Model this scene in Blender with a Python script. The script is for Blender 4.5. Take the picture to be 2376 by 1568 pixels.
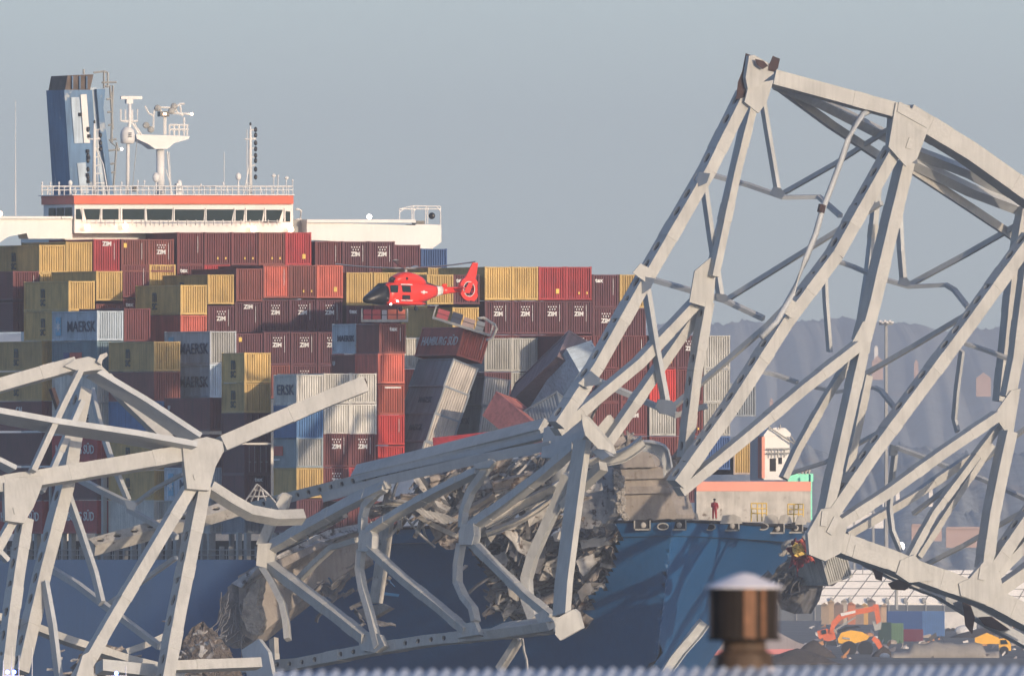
import bpy, math, random
from mathutils import Vector, Matrix, noise
R = math.radians
random.seed(7)
for o in list(bpy.data.objects): bpy.data.objects.remove(o)
sc = bpy.context.scene
COL = sc.collection
# ---------------------------------------------------------------- camera, sky, sun
DIST = 3500.0; SC = 27.0; CX = 1188.0; HOR = 1290.0; CAMZ = 15.0
F = SC * DIST
cam = bpy.data.cameras.new('camera'); camo = bpy.data.objects.new('camera', cam); COL.objects.link(camo)
camo.location = (0, -DIST, CAMZ); camo.rotation_euler = (R(90), 0, 0)
cam.sensor_width = 36; cam.lens = 36 * F / 2376; cam.shift_y = (HOR - 783) / 2376
cam.clip_start = 5; cam.clip_end = 60000
cam.dof.use_dof = True; cam.dof.focus_distance = DIST; cam.dof.aperture_fstop = 30
sc.camera = camo
SUN_AZ = 33; SUN_EL = 10            # degrees right of straight behind the camera
w = bpy.data.worlds.new('World'); sc.world = w; w.use_nodes = True
nt = w.node_tree; nt.nodes.clear()
sky = nt.nodes.new('ShaderNodeTexSky'); sky.sky_type = 'NISHITA'; sky.sun_disc = False
sky.sun_elevation = R(SUN_EL); sky.sun_rotation = R(180 - SUN_AZ)
sky.air_density = 0.55; sky.dust_density = 0.7; sky.ozone_density = 2.2
tint = nt.nodes.new('ShaderNodeMixRGB'); tint.blend_type = 'MULTIPLY'; tint.inputs[0].default_value = 1
tint.inputs[2].default_value = (0.93, 0.855, 0.815, 1)
bg = nt.nodes.new('ShaderNodeBackground'); bg.inputs[1].default_value = 0.15
wo = nt.nodes.new('ShaderNodeOutputWorld')
nt.links.new(sky.outputs[0], tint.inputs[1]); nt.links.new(tint.outputs[0], bg.inputs[0]); nt.links.new(bg.outputs[0], wo.inputs[0])
sd = bpy.data.lights.new('sun', 'SUN'); sd.energy = 2.0; sd.angle = R(0.5); sd.color = (1.0, 0.78, 0.56)
so = bpy.data.objects.new('sun', sd); COL.objects.link(so)
SDIR = Vector((math.sin(R(SUN_AZ)) * math.cos(R(SUN_EL)), -math.cos(R(SUN_AZ)) * math.cos(R(SUN_EL)), math.sin(R(SUN_EL))))
so.rotation_euler = (-SDIR).to_track_quat('-Z', 'Y').to_euler()
sc.view_settings.view_transform = 'Standard'; sc.view_settings.look = 'None'
sc.view_settings.exposure = 1.0; sc.view_settings.gamma = 1
sc.render.resolution_x = 1024; sc.render.resolution_y = 675
try:
    sc.cycles.max_bounces = 5; sc.cycles.volume_bounces = 0
except Exception: pass

# ---------------------------------------------------------------- materials
def mat(name, col, rough=.6, amt=.25, scale=.6, streak=0.0, spot=None, spot_t=.62, metal=0, obcol=False, bump=0.0, spot_scale=None):
    m = bpy.data.materials.new(name); m.use_nodes = True
    t = m.node_tree; b = t.nodes['Principled BSDF']; L = t.links
    b.inputs['Roughness'].default_value = rough; b.inputs['Metallic'].default_value = metal
    b.inputs['Specular IOR Level'].default_value = .3
    tc = t.nodes.new('ShaderNodeTexCoord'); mp = t.nodes.new('ShaderNodeMapping')
    L.new(tc.outputs['Object'], mp.inputs[0])
    oi = t.nodes.new('ShaderNodeObjectInfo')
    sh = t.nodes.new('ShaderNodeVectorMath'); sh.operation = 'MULTIPLY_ADD'
    cb = t.nodes.new('ShaderNodeCombineXYZ')
    for i in range(3): L.new(oi.outputs['Random'], cb.inputs[i])
    L.new(cb.outputs[0], sh.inputs[0]); sh.inputs[1].default_value = (57, 31, 83); L.new(mp.outputs[0], sh.inputs[2])
    n = t.nodes.new('ShaderNodeTexNoise'); n.inputs['Scale'].default_value = scale; n.inputs['Detail'].default_value = 6
    L.new(sh.outputs[0], n.inputs['Vector'])
    mr = t.nodes.new('ShaderNodeMapRange'); mr.inputs[1].default_value = .25; mr.inputs[2].default_value = .75
    mr.inputs[3].default_value = 1 - amt; mr.inputs[4].default_value = 1 + amt
    L.new(n.outputs[0], mr.inputs[0])
    mul = t.nodes.new('ShaderNodeVectorMath'); mul.operation = 'SCALE'
    if obcol: L.new(oi.outputs['Color'], mul.inputs[0])
    else: mul.inputs[0].default_value = col[:3]
    L.new(mr.outputs[0], mul.inputs['Scale'])
    out = mul.outputs[0]
    if streak:
        m2 = t.nodes.new('ShaderNodeMapping'); m2.inputs['Scale'].default_value = (3.0, 3.0, .22)
        L.new(sh.outputs[0], m2.inputs[0])
        n2 = t.nodes.new('ShaderNodeTexNoise'); n2.inputs['Scale'].default_value = 1.2; n2.inputs['Detail'].default_value = 4
        L.new(m2.outputs[0], n2.inputs['Vector'])
        r2 = t.nodes.new('ShaderNodeMapRange'); r2.inputs[1].default_value = .42; r2.inputs[2].default_value = .72
        r2.inputs[3].default_value = 1; r2.inputs[4].default_value = 1 - streak
        L.new(n2.outputs[0], r2.inputs[0])
        s2 = t.nodes.new('ShaderNodeVectorMath'); s2.operation = 'SCALE'
        L.new(out, s2.inputs[0]); L.new(r2.outputs[0], s2.inputs['Scale']); out = s2.outputs[0]
    if spot:
        n3 = t.nodes.new('ShaderNodeTexNoise'); n3.inputs['Scale'].default_value = spot_scale or 1.3; n3.inputs['Detail'].default_value = 8
        n3.inputs['Roughness'].default_value = .7
        L.new(sh.outputs[0], n3.inputs['Vector'])
        r3 = t.nodes.new('ShaderNodeMapRange'); r3.inputs[1].default_value = spot_t; r3.inputs[2].default_value = spot_t + .06
        L.new(n3.outputs[0], r3.inputs[0])
        mx = t.nodes.new('ShaderNodeMixRGB'); mx.inputs[2].default_value = (*spot, 1)
        L.new(r3.outputs[0], mx.inputs[0]); L.new(out, mx.inputs[1]); out = mx.outputs[0]
    L.new(out, b.inputs['Base Color'])
    if bump:
        nb = t.nodes.new('ShaderNodeTexNoise'); nb.inputs['Scale'].default_value = scale * 3; nb.inputs['Detail'].default_value = 8
        L.new(sh.outputs[0], nb.inputs['Vector'])
        bp = t.nodes.new('ShaderNodeBump'); bp.inputs['Strength'].default_value = .8; bp.inputs['Distance'].default_value = bump
        L.new(nb.outputs[0], bp.inputs['Height']); L.new(bp.outputs[0], b.inputs['Normal'])
    return m
def emis(name, col, s):
    m = bpy.data.materials.new(name); m.use_nodes = True; t = m.node_tree
    b = t.nodes['Principled BSDF']; b.inputs['Emission Color'].default_value = (*col, 1); b.inputs['Emission Strength'].default_value = s
    b.inputs['Base Color'].default_value = (*col, 1)
    return m
M = {}
M['cont'] = mat('container_paint', (1, 1, 1), .6, .24, .6, .32, (.12, .055, .03), .655, obcol=True)
M['obj'] = mat('plain_paint', (1, 1, 1), .6, .12, .8, obcol=True)
M['white_letter'] = mat('white_letter', (.62, .62, .60), .7, .2, 4)
M['dark_letter'] = mat('dark_letter', (.03, .05, .09), .7, .2, 4)
M['olive_letter'] = mat('olive_letter', (.05, .06, .05), .7, .2, 4)
M['cyan_letter'] = mat('cyan_letter', (.16, .40, .55), .7, .2, 4)
M['steel'] = mat('bridge_paint', (.40, .40, .375), .55, .15, .45, .16, (.30, .29, .26), .66)
M['steel_cool'] = mat('bridge_paint_shade_tint', (.41, .43, .435), .55, .15, .35, .10, (.26, .25, .23), .66)  # cooler copy of the bridge paint, bluish shade put into the colour
M['splice'] = mat('splice_plate', (.40, .40, .375), .6, .14, 6)
M['rust'] = mat('rusty_steel', (.045, .025, .022), .85, .5, 2)
M['hull'] = mat('hull_blue', (.014, .085, .215), .42, .16, .12, .14, (.10, .10, .11), .70, spot_scale=.25)
M['hull_in'] = mat('torn_interior', (.055, .048, .042), .9, .5, 1.2, bump=.2)
M['white'] = mat('ship_white', (.66, .65, .62), .5, .05, .4, .06, (.45, .30, .18), .76)
M['grey'] = mat('deck_grey', (.34, .34, .32), .7, .2, .6, .2, (.16, .10, .07), .66)
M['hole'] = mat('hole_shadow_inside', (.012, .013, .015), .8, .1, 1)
M['dark'] = mat('dark_recess', (.02, .02, .022), .8, .3, 1)
M['glass'] = mat('window_glass', (.015, .03, .034), .06, .1, .3)
M['conc'] = mat('concrete_deck', (.29, .26, .23), .9, .22, .5, .2, (.17, .14, .11), .58, bump=.12)
M['conc_raw'] = mat('broken_concrete', (.30, .28, .25), .95, .45, 1.6, bump=.35)
M['scrap'] = mat('scrap_metal', (.38, .375, .365), .7, .55, .8, .2, (.07, .05, .04), .55, bump=.1)
M['scrap2'] = mat('scrap_pale', (.40, .385, .35), .65, .3, .8, .2, (.12, .09, .07), .60)
M['orange_band'] = mat('orange_band', (.58, .10, .045), .5, .12, .5)
M['coral'] = mat('coral_band', (.62, .24, .17), .5, .08, .5)
M['mint'] = mat('mint_paint', (.20, .68, .48), .5, .06, 1)
M['yel'] = mat('safety_yellow', (.66, .46, .10), .6, .15, 2)
M['black'] = mat('black_paint', (.012, .013, .015), .35, .2, 2)
M['lamp_w'] = emis('lamp_warm', (1, .62, .38), 9)
M['lamp_c'] = emis('lamp_white', (1, .9, .8), 8)
M['lamp_b'] = emis('lamp_blue', (.12, .2, 1), 8)
M['lamp_g'] = emis('lamp_green', (.1, 1, .5), 3)

M['glass'].node_tree.nodes['Principled BSDF'].inputs['Specular IOR Level'].default_value = .02
# ---------------------------------------------------------------- geometry helpers
def P(px, py, y=0.0):
    t = DIST + y
    return Vector(((px - CX) / F * t, y, CAMZ + (HOR - py) / F * t))
def ray(px, py): return Vector(((px - CX) / F, 1, (HOR - py) / F))
CAMP = Vector((0, -DIST, CAMZ))
def hit(px, py, p0, n):
    d = ray(px, py); return CAMP + d * ((p0 - CAMP).dot(n) / d.dot(n))
class MB:
    def __init__(s): s.v = []; s.f = []
    def box6(s, o, a, b, c):     # corner o, edge vectors a b c
        o, a, b, c = Vector(o), Vector(a), Vector(b), Vector(c); k = len(s.v)
        s.v += [o, o+a, o+a+b, o+b, o+c, o+a+c, o+a+b+c, o+b+c]
        s.f += [[k+i for i in q] for q in ((0,3,2,1),(4,5,6,7),(0,1,5,4),(1,2,6,5),(2,3,7,6),(3,0,4,7))]
        return s
    def box(s, x0, x1, y0, y1, z0, z1): return s.box6((x0,y0,z0),(x1-x0,0,0),(0,y1-y0,0),(0,0,z1-z0))
    def prism(s, pts, d):        # planar outline extruded by vector d
        k = len(s.v); n = len(pts); d = Vector(d)
        s.v += [Vector(p) for p in pts] + [Vector(p) + d for p in pts]
        s.f.append([k+i for i in range(n)]); s.f.append([k+n+i for i in reversed(range(n))])
        for i in range(n):
            j = (i+1) % n; s.f.append([k+i, k+n+i, k+n+j, k+j])
        return s
    def rings(s, rs, cap=True):
        k = len(s.v); n = len(rs[0])
        for r in rs: s.v += [Vector(p) for p in r]
        for i in range(len(rs)-1):
            for j in range(n):
                q = (j+1) % n
                s.f.append([k+i*n+j, k+i*n+q, k+(i+1)*n+q, k+(i+1)*n+j])
        if cap:
            s.f.append([k+j for j in reversed(range(n))]); s.f.append([k+(len(rs)-1)*n+j for j in range(n)])
        return s
    def tube(s, pts, r, n=8, r2=None):
        pts = [Vector(p) for p in pts]; rs = []
        for i, p in enumerate(pts):
            d = (pts[min(i+1, len(pts)-1)] - pts[max(i-1, 0)]).normalized()
            up = Vector((0, 0, 1)) if abs(d.z) < .9 else Vector((0, 1, 0))
            a = d.cross(up).normalized(); b = d.cross(a)
            rr = r if r2 is None else r + (r2 - r) * i / (len(pts)-1)
            rs.append([p + a*math.cos(t)*rr + b*math.sin(t)*rr for t in [2*math.pi*q/n for q in range(n)]])
        return s.rings(rs)
    def ball(s, c, rx, ry, rz, n=14, m=9):
        c = Vector(c); rs = []
        for i in range(m+1):
            ph = math.pi*(i+.02)/(m+.04)
            rs.append([c + Vector((rx*math.sin(ph)*math.cos(t), ry*math.sin(ph)*math.sin(t), -rz*math.cos(ph))) for t in [2*math.pi*q/n for q in range(n)]])
        return s.rings(rs)
    def build(s, name, m, parent=None, smooth=False, color=None, loc=None, kind=None):
        me = bpy.data.meshes.new(name); me.from_pydata([tuple(v) for v in s.v], [], s.f); me.update()
        import bmesh
        bm = bmesh.new(); bm.from_mesh(me); bmesh.ops.recalc_face_normals(bm, faces=bm.faces); bm.to_mesh(me); bm.free()
        if smooth:
            for p in me.polygons: p.use_smooth = True
        me.materials.append(m)
        o = bpy.data.objects.new(name, me); COL.objects.link(o)
        if parent is not None: o.parent = parent
        if color: o.color = (*color, 1)
        if loc: o.location = loc
        if kind: o['kind'] = kind
        return o
def tag(o, label=None, cat=None, group=None, kind=None):
    if label: o['label'] = label
    if cat: o['category'] = cat
    if group: o['group'] = group
    if kind: o['kind'] = kind
    return o
def empty(name, label, cat, group=None, loc=(0,0,0)):
    o = bpy.data.objects.new(name, None); COL.objects.link(o); o.location = loc; o.empty_display_size = 1
    return tag(o, label, cat, group)
def world_child(o, parent):      # keep world coordinates when the root Empty is not at the origin
    o.parent = parent; o.matrix_parent_inverse = Matrix.Translation(-Vector(parent.location)); return o
_tc = {}
def text_mesh(txt, size=1.0, depth=.02, bold=.0):
    k = (txt, size, bold)
    if k in _tc: return _tc[k]
    cu = bpy.data.curves.new('lettering', 'FONT'); cu.body = txt; cu.size = size; cu.extrude = depth; cu.offset = bold
    cu.align_x = 'CENTER'; cu.align_y = 'CENTER'; cu.resolution_u = 2
    ob = bpy.data.objects.new('tmp_text', cu); COL.objects.link(ob)
    bpy.context.view_layer.update()
    me = bpy.data.meshes.new_from_object(ob.evaluated_get(bpy.context.evaluated_depsgraph_get()))
    bpy.data.objects.remove(ob); bpy.data.curves.remove(cu); me.name = 'lettering'
    _tc[k] = me; return me
RX90 = Matrix.Rotation(R(90), 4, 'X')
def text_obj(txt, size, m, parent, mx, name='lettering', bold=0, sx=1, sy=1):
    me = text_mesh(txt, size, .02, bold).copy(); me.materials.clear(); me.materials.append(m)
    o = bpy.data.objects.new(name, me); COL.objects.link(o); o.parent = parent
    o.matrix_local = mx @ Matrix.Diagonal((sx, sy, 1, 1)); return o

# ---------------------------------------------------------------- ship frame
TH = R(19.5)
U = Vector((math.cos(TH), math.sin(TH), 0)); AFT = Vector((-math.sin(TH), math.cos(TH), 0)); BOW = -AFT; Z = Vector((0, 0, 1))
O = Vector(((1560 - CX) / SC, 0, 0))
def S(a, b, z): return O + AFT*a + U*b + Z*z
def sp(px, py, a): return hit(px, py, O + AFT*a, BOW)       # pixel -> point on the cross-ship plane a metres aft of the stem
def bay(n): return 97.6 - 14.2*n
# ================================================================ SETTING
def sheet_obj(name, x0, x1, y0, y1, z, m):
    b = MB(); b.v = [Vector((x0,y0,z)), Vector((x1,y0,z)), Vector((x1,y1,z)), Vector((x0,y1,z))]; b.f = [[0,1,2,3]]
    return b.build(name, m, kind='structure')
M['water'] = mat('river_water', (.05, .085, .11), .25, .3, .02, bump=.25)
M['ground'] = mat('near_ground', (.12, .12, .10), .9, .3, .05)
M['yard'] = mat('yard_ground', (.14, .12, .10), .9, .4, .05, 0, (.07, .06, .05), .5, spot_scale=.03)
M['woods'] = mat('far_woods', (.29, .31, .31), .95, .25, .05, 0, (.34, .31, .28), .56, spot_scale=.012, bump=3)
sheet_obj('water', -9000, 9000, -2900, 1600, 0, M['water'])
sheet_obj('ground', -9000, 9000, -4600, -2900, .1, M['ground'])
# far shore: flat yard that runs back to the foot of the hills
sheet_obj('shore', -9000, 9000, 1600, 31000, .6, M['yard'])
def ridge(y, profile, seed, lump, m, depth):
    """hill body: profile = [(px, py)] crest as seen, y = world depth of the crest"""
    b = MB(); n = 1000; x0, x1 = -900, 3300; rows = []
    for r in range(7):
        t = r / 6; row = []
        for i in range(n+1):
            px = x0 + (x1-x0)*i/n
            for q in range(len(profile)-1):
                if profile[q][0] <= px <= profile[q+1][0]:
                    u = (px-profile[q][0])/(profile[q+1][0]-profile[q][0]); py = profile[q][1]*(1-u)+profile[q+1][1]*u
            c = P(px, py, y); nz = noise.noise(Vector((px*.012, seed, 0)))*lump*1.4 + noise.noise(Vector((px*.06, seed, 3)))*lump*.7 + noise.noise(Vector((px*.25, seed, 9)))*lump*.35 + abs(noise.noise(Vector((px*.9, seed, 4))))*lump*1.1
            zt = max(2, c.z + nz*(1 if t > .99 else .15))
            yy = y - depth*(1-t) + (noise.noise(Vector((px*.02, r, seed))))*depth*.06
            zz = zt*math.sin(t*math.pi/2)**.8 if t > 0 else 0
            if 0 < t < 1: zz += noise.noise(Vector((px*.04, r*1.7, seed)))*lump*.8
            row.append(Vector((c.x, yy, max(0.0, zz))))
        rows.append(row)
    rows.append([Vector((v.x, v.y+600, 0)) for v in rows[-1]])
    for row in rows: b.v += row
    for r in range(len(rows)-1):
        for i in range(n):
            k = r*(n+1)+i; b.f.append([k, k+1, k+n+2, k+n+1])
    return b.build('hills', m, smooth=True, kind='structure')
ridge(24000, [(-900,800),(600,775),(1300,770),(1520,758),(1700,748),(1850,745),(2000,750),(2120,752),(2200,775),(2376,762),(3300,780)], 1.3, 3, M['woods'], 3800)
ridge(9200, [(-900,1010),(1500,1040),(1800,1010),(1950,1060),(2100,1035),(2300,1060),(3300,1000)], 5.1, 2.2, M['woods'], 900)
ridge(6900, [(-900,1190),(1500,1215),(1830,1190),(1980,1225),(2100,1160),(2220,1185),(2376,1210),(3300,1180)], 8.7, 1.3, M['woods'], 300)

# ================================================================ SHIP
ship = empty('container_ship', 'damaged blue container ship with high stacks of containers, seen from its bow quarter', 'ship')
def zdeck(a):
    if a < 24: return 18.1 - a*.035
    if a < 38: return 17.26 - (a-24)/14*2.5
    return 14.76
def hb(a, z):
    t = max(0, min(1, z/18.1)); a0 = 6.5*(1-t)**1.1
    L = 38 + 66*(1-t)**1.25; s = max(0, min(1, (a-a0)/L))
    return 24*(1-(1-s)**2.2)
GASH = [(1085,1222),(1170,1235),(1290,1226),(1425,1196),(1447,1238),(1432,1290),(1408,1345),(1378,1392),(1345,1425),(1290,1440),(1240,1462),(1190,1440),(1140,1395),(1128,1330),(1098,1290)]
def inpoly(x, y, pg):
    c = False; n = len(pg)
    for i in range(n):
        x1, y1 = pg[i]; x2, y2 = pg[(i+1) % n]
        if (y1 > y) != (y2 > y) and x < (x2-x1)*(y-y1)/(y2-y1)+x1: c = not c
    return c
def proj(v):
    t = v.y + DIST; return CX + v.x/t*F, HOR - (v.z-CAMZ)/t*F
hull = MB(); hin = MB()
AS = [i*.35 for i in range(0, 160)] + [56+i*8 for i in range(0, 31)]
NZ = 60
for side in (-1, 1):
    k = len(hull.v)
    for a in AS:
        zd = zdeck(a)
        for j in range(NZ+1):
            z = -1.5 + (zd+1.5)*j/NZ
            aa = max(a, 6.5*(1-max(0, min(1, z/18.1)))**1.1)
            dent = 0
            hull.v.append(S(aa, side*hb(a, z) if a > 0 else 0, z))
    for i in range(len(AS)-1):
        for j in range(NZ):
            q = [k+i*(NZ+1)+j, k+(i+1)*(NZ+1)+j, k+(i+1)*(NZ+1)+j+1, k+i*(NZ+1)+j+1]
            c = sum((hull.v[x] for x in q), Vector())/4
            px, py = proj(c)
            jit = noise.noise(c*.9)*16
            if side < 0 and inpoly(px+jit, py+jit*.8, GASH): continue
            hull.f.append(q)
hull_o = hull.build('hull', M['hull'], ship, smooth=True)
# weather deck and inner lining seen through the gash
dk = MB()
kk = 0
for a in AS:
    dk.v += [S(a, -hb(a, zdeck(a))+.05, zdeck(a)-1.3), S(a, hb(a, zdeck(a))-.05, zdeck(a)-1.3)]
for i in range(len(AS)-1): dk.f.append([2*i, 2*i+1, 2*i+3, 2*i+2])
dk.build('deck', M['grey'], ship)
lin = MB(); k = 0; als = [4+i*1.6 for i in range(20)]
for a in als:
    for j in range(9):
        z = 1+15.4*j/8; lin.v.append(S(a, -max(0, hb(a, z)-4.0)+noise.noise(Vector((a*.5, z*.5, 1)))*1.6, z))
for i in range(len(als)-1):
    for j in range(8): lin.f.append([i*9+j, (i+1)*9+j, (i+1)*9+j+1, i*9+j+1])
lin.build('torn_bulkhead', M['hull_in'], ship)
# bulwark cap rail
for side in (-1, 1):
    cr = MB(); pts = [S(a, side*hb(a, 18), zdeck(a)+.02) for a in AS if a < 40]
    cr.tube(pts, .16, 6); cr.build('cap_rail', M['dark'], ship)
def slab(px0, px1, py0, py1, a, depth, m, name, parent=None, mb=None, proud=0):
    """box whose front face lies on the cross-ship plane a"""
    A = sp(px0, py1, a) + BOW*proud; B = sp(px1, py1, a) + BOW*proud; C = sp(px0, py0, a) + BOW*proud
    b = mb or MB(); b.box6(A, B-A, AFT*depth, Vector((0, 0, C.z-A.z)))
    return None if mb else b.build(name, m, parent if parent is not None else ship)
def sprism(pts, a, depth, m, name, parent=None, mb=None, proud=0):
    b = mb or MB(); b.prism([sp(x, y, a)+BOW*proud for x, y in pts], AFT*depth)
    return None if mb else b.build(name, m, parent if parent is not None else ship)
def stube(pts, a, r, m=None, name=None, parent=None, mb=None, n=6, r2=None):
    b = mb or MB(); b.tube([sp(x, y, a) for x, y in pts], r, n, r2)
    return None if mb else b.build(name, m, parent if parent is not None else ship, smooth=True)
# --- superstructure
SA = 120.0
sup = slab(150, 690, 536, 1290, SA+.6, 12, M['white'], 'superstructure')
wh = slab(173, 680, 472, 540, SA-1.6, 8.5, M['white'], 'wheelhouse')
band = slab(172, 681, 452.5, 472.5, SA-2.0, 9.0, M['orange_band'], 'roof_band', wh)
top = slab(168, 684, 450.5, 452.5, SA-2.2, 9.4, M['white'], 'roof_edge', wh)
for pts in ([(176,484),(186,484),(190,508),(176,508)], [(194,484),(232,484),(230,509),(200,509)], [(237,484),(275,484),(275,509),(233,509)],
            [(284,484),(334,484),(334,509),(284,509)], [(340,484),(400,484),(398,510),(342,510)], [(405,485),(474,485),(472,511),(403,511)],
            [(479,485),(542,485),(537,512),(475,512)], [(547,486),(567,486),(564,513),(541,513)], [(573,486),(612,486),(607,514),(569,514)],
            [(617,486),(656,486),(646,515),(611,515)], [(663,489),(673,490),(673,514),(656,514)]):
    g = sprism(pts, SA-1.6, .1, M['glass'], 'window', wh, proud=.06)
mm = MB()
for x in (191, 235, 280, 337, 403, 477, 544, 570, 615, 660): slab(x-1.2, x+1.2, 482, 513, SA-1.6, .2, None, None, mb=mm, proud=.14)
mm.build('window_frame', M['white'], wh)
mm = MB(); slab(190, 655, 512, 513.2, SA-1.6, .3, None, None, mb=mm, proud=.9)
for x in range(195, 655, 21): slab(x, x+.9, 509, 522, SA-1.6, .2, None, None, mb=mm, proud=.9)
mm.build('railing', M['white'], wh)
# panes on the shaded left side of the wheelhouse
for a0 in (.4, 2.6, 4.8):
    g = MB(); o_ = sp(173, 508, SA-1.6) + AFT*(a0+.3) - U*.05
    g.box6(o_, AFT*1.7, -U*.06, Z*1.05); g.build('window', M['glass'], wh)
for x, y in ((203,527), (291,524), (588,530), (675,531)):
    b = MB(); b.ball(sp(x, y, SA-2.4), .26, .26, .26, 10, 6); l = b.build('deck_lamp', M['lamp_w'], ship, smooth=True)
b = MB(); b.ball(sp(857, 502, SA-1), .22, .22, .22, 10, 6); b.build('deck_lamp', M['lamp_c'], ship)
b = MB(); b.ball(sp(0, 495, SA-1), .22, .22, .22, 10, 6); b.build('deck_lamp', M['lamp_w'], ship)
stube([(688,508),(697,507),(699,488),(692,484),(686,485)], SA-1.2, .1, M['white'], 'lamp_post')
# bridge wings
wl = sprism([(-197,506),(168,506),(168,553),(66,553),(62,540),(20,548),(-60,600),(-197,600)], SA-1.2, 2.6, M['white'], 'bridge_wing')
slab(-197, 168, 501, 507, SA-1.5, 3.2, M['white'], 'wing_rail', wl)
slab(142, 168, 501.5, 506.5, SA-1.5, .2, M['white'], 'wing_locker', wl, proud=.1)
wr = sprism([(712,515),(964,522),(964,519.5),(1024,520.5),(1024,561),(1003,576),(962,576),(940,568),(800,560),(722,556),(712,545)], SA-1.2, 2.6, M['white'], 'bridge_wing')
slab(712.5, 965, 508.5, 516, SA-1.5, 3.2, M['white'], 'wing_rail', wr)
slab(680, 714, 508, 540, SA+.2, 3.0, M['grey'], 'wing_walkway', wr)
slab(966, 985, 511.5, 519.5, SA-.6, 1.2, M['black'], 'wing_console', wr)
mb = MB()
for pts in ([(927,484),(958,477),(1022,478)], [(927,484),(1022,484)], [(927,484),(927,512)], [(955,478),(956,512)], [(960,478),(960,512)], [(988,478),(987,518)], [(992,478),(992,518)], [(1022,478),(1022,520)],
            [(927,492),(937,484)], [(960,489),(970,479)], [(1022,489),(1013,479)]):
    stube(pts, SA-.6, .055, mb=mb)
mb.build('canopy_frame', M['white'], wr)
b = MB(); b.ball(sp(1002, 500, SA-.4), .3, .12, .3, 12, 7); b.build('searchlight', M['black'], wr, smooth=True)
# compass-deck railing
mb = MB()
for y in (431, 440): stube([(95,y),(400,y),(680,y)], SA-1.6, .045, mb=mb, n=4)
for x in range(97, 682, 13): stube([(x,430),(x,452)], SA-1.6, .045, mb=mb, n=4)
for x in range(110, 680, 26): stube([(x,433),(x+5,452)], SA+6, .04, mb=mb, n=4)
stube([(95,433),(680,433)], SA+6, .04, mb=mb, n=4)
mb.build('roof_railing', M['white'], ship)
# left return of the compass deck
b = MB(); o_ = sp(173, 472, SA-1.6); b.box6(sp(173,458,SA-1.8), AFT*8.9, -U*.1, Z*.22); b.build('roof_edge', M['rust'], ship)
# masts
main = stube([(372,452),(372,346)], SA+3, .37, M['white'], 'radar_mast', n=16)
sprism([(315,311),(440,315),(438,322),(405,331),(388,345),(360,345),(345,334),(318,322)], SA+2, 2.0, M['white'], 'mast_platform', main)
mb = MB()
for pts in ([(393,289),(437,290)],[(393,300),(437,300)],[(393,289),(393,312)],[(404,290),(404,313)],[(415,290),(415,313)],[(427,272),(427,313)],[(434,290),(434,313)],
            [(318,296),(328,312)],[(312,286),(322,310)],[(336,245),(345,262),(356,268)],[(360,248),(356,268),(356,296),(345,303)],[(365,248),(405,250)],[(405,250),(418,240),(428,240)],[(396,262),(445,264)],
            [(405,250),(413,262),(425,268)],[(418,243),(420,262)],[(384,270),(384,312)],[(381,270),(381,312)],[(400,250),(392,262)],[(365,248),(375,258)]):
    stube(pts, SA+2, .09, mb=mb, n=5)
mb.build('mast_yard', M['white'], main)
slab(372, 393, 258, 270, SA+1.6, .8, M['black'], 'searchlight', main)
slab(379, 386, 262, 266, SA+1.5, .1, M['lamp_w'], 'lamp', main, proud=.05)
b = MB(); b.ball(sp(445,264,SA+1.8), .12, .12, .12); b.build('lamp', M['lamp_w'], main)
mb = MB()
for x, y in ((339,290),(350,300),(366,250),(404,246),(398,257)): b_ = sp(x, y, SA+1.8); mb.ball(b_, .32, .2, .3, 8, 5)
mb.build('mast_fitting', M['grey'], main)
mb = MB(); stube([(388,350),(396,452)], SA+3, .07, mb=mb, n=4); stube([(384,392),(396,430),(400,452)], SA+3, .05, mb=mb, n=4); stube([(392,352),(398,452)], SA+3, .04, mb=mb, n=4)
mb.build('mast_ladder', M['white'], main)
rp = stube([(296,452),(297,326),(301,285),(301,240)], SA+1, .16, M['white'], 'antenna_post', n=10)
b = MB(); c = sp(296, 313, SA+1); b.rings([[c + Vector((math.cos(t)*r, math.sin(t)*r, z)) for t in [q*math.pi/9 for q in range(18)]] for z, r in ((-.75,.45),(-.7,.6),(-.3,.64),(.1,.66),(.42,.58),(.66,.38),(.76,.12))])
rd = b.build('radome', M['white'], rp, smooth=True)
slab(299, 306, 307, 309, SA+.2, .1, M['dark_letter'], 'emblem', rd); slab(299, 305, 311, 313, SA+.2, .1, M['dark_letter'], 'emblem', rd); slab(299, 306, 315, 317, SA+.2, .1, M['dark_letter'], 'emblem', rd)
slab(281, 330, 222.5, 229.5, SA+.9, .3, M['white'], 'radar_scanner', rp)
slab(294, 309, 229, 240, SA+.9, .5, M['white'], 'radar_motor', rp)
mb = MB()
for pts in ([(280,253),(280,280),(290,282),(319,281),(319,253)],[(291,254),(291,282)],[(307,254),(307,281)],[(306,284),(322,311)],[(280,280),(319,280)]): stube(pts, SA+1, .08, mb=mb, n=5)
mb.build('antenna_fork', M['white'], rp)
mb = MB(); stube([(318,325),(306,448)], SA+1, .03, mb=mb, n=4); stube([(300,332),(298,452)], SA+1.4, .03, mb=mb, n=4); mb.build('stay_wire', M['grey'], rp)
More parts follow.
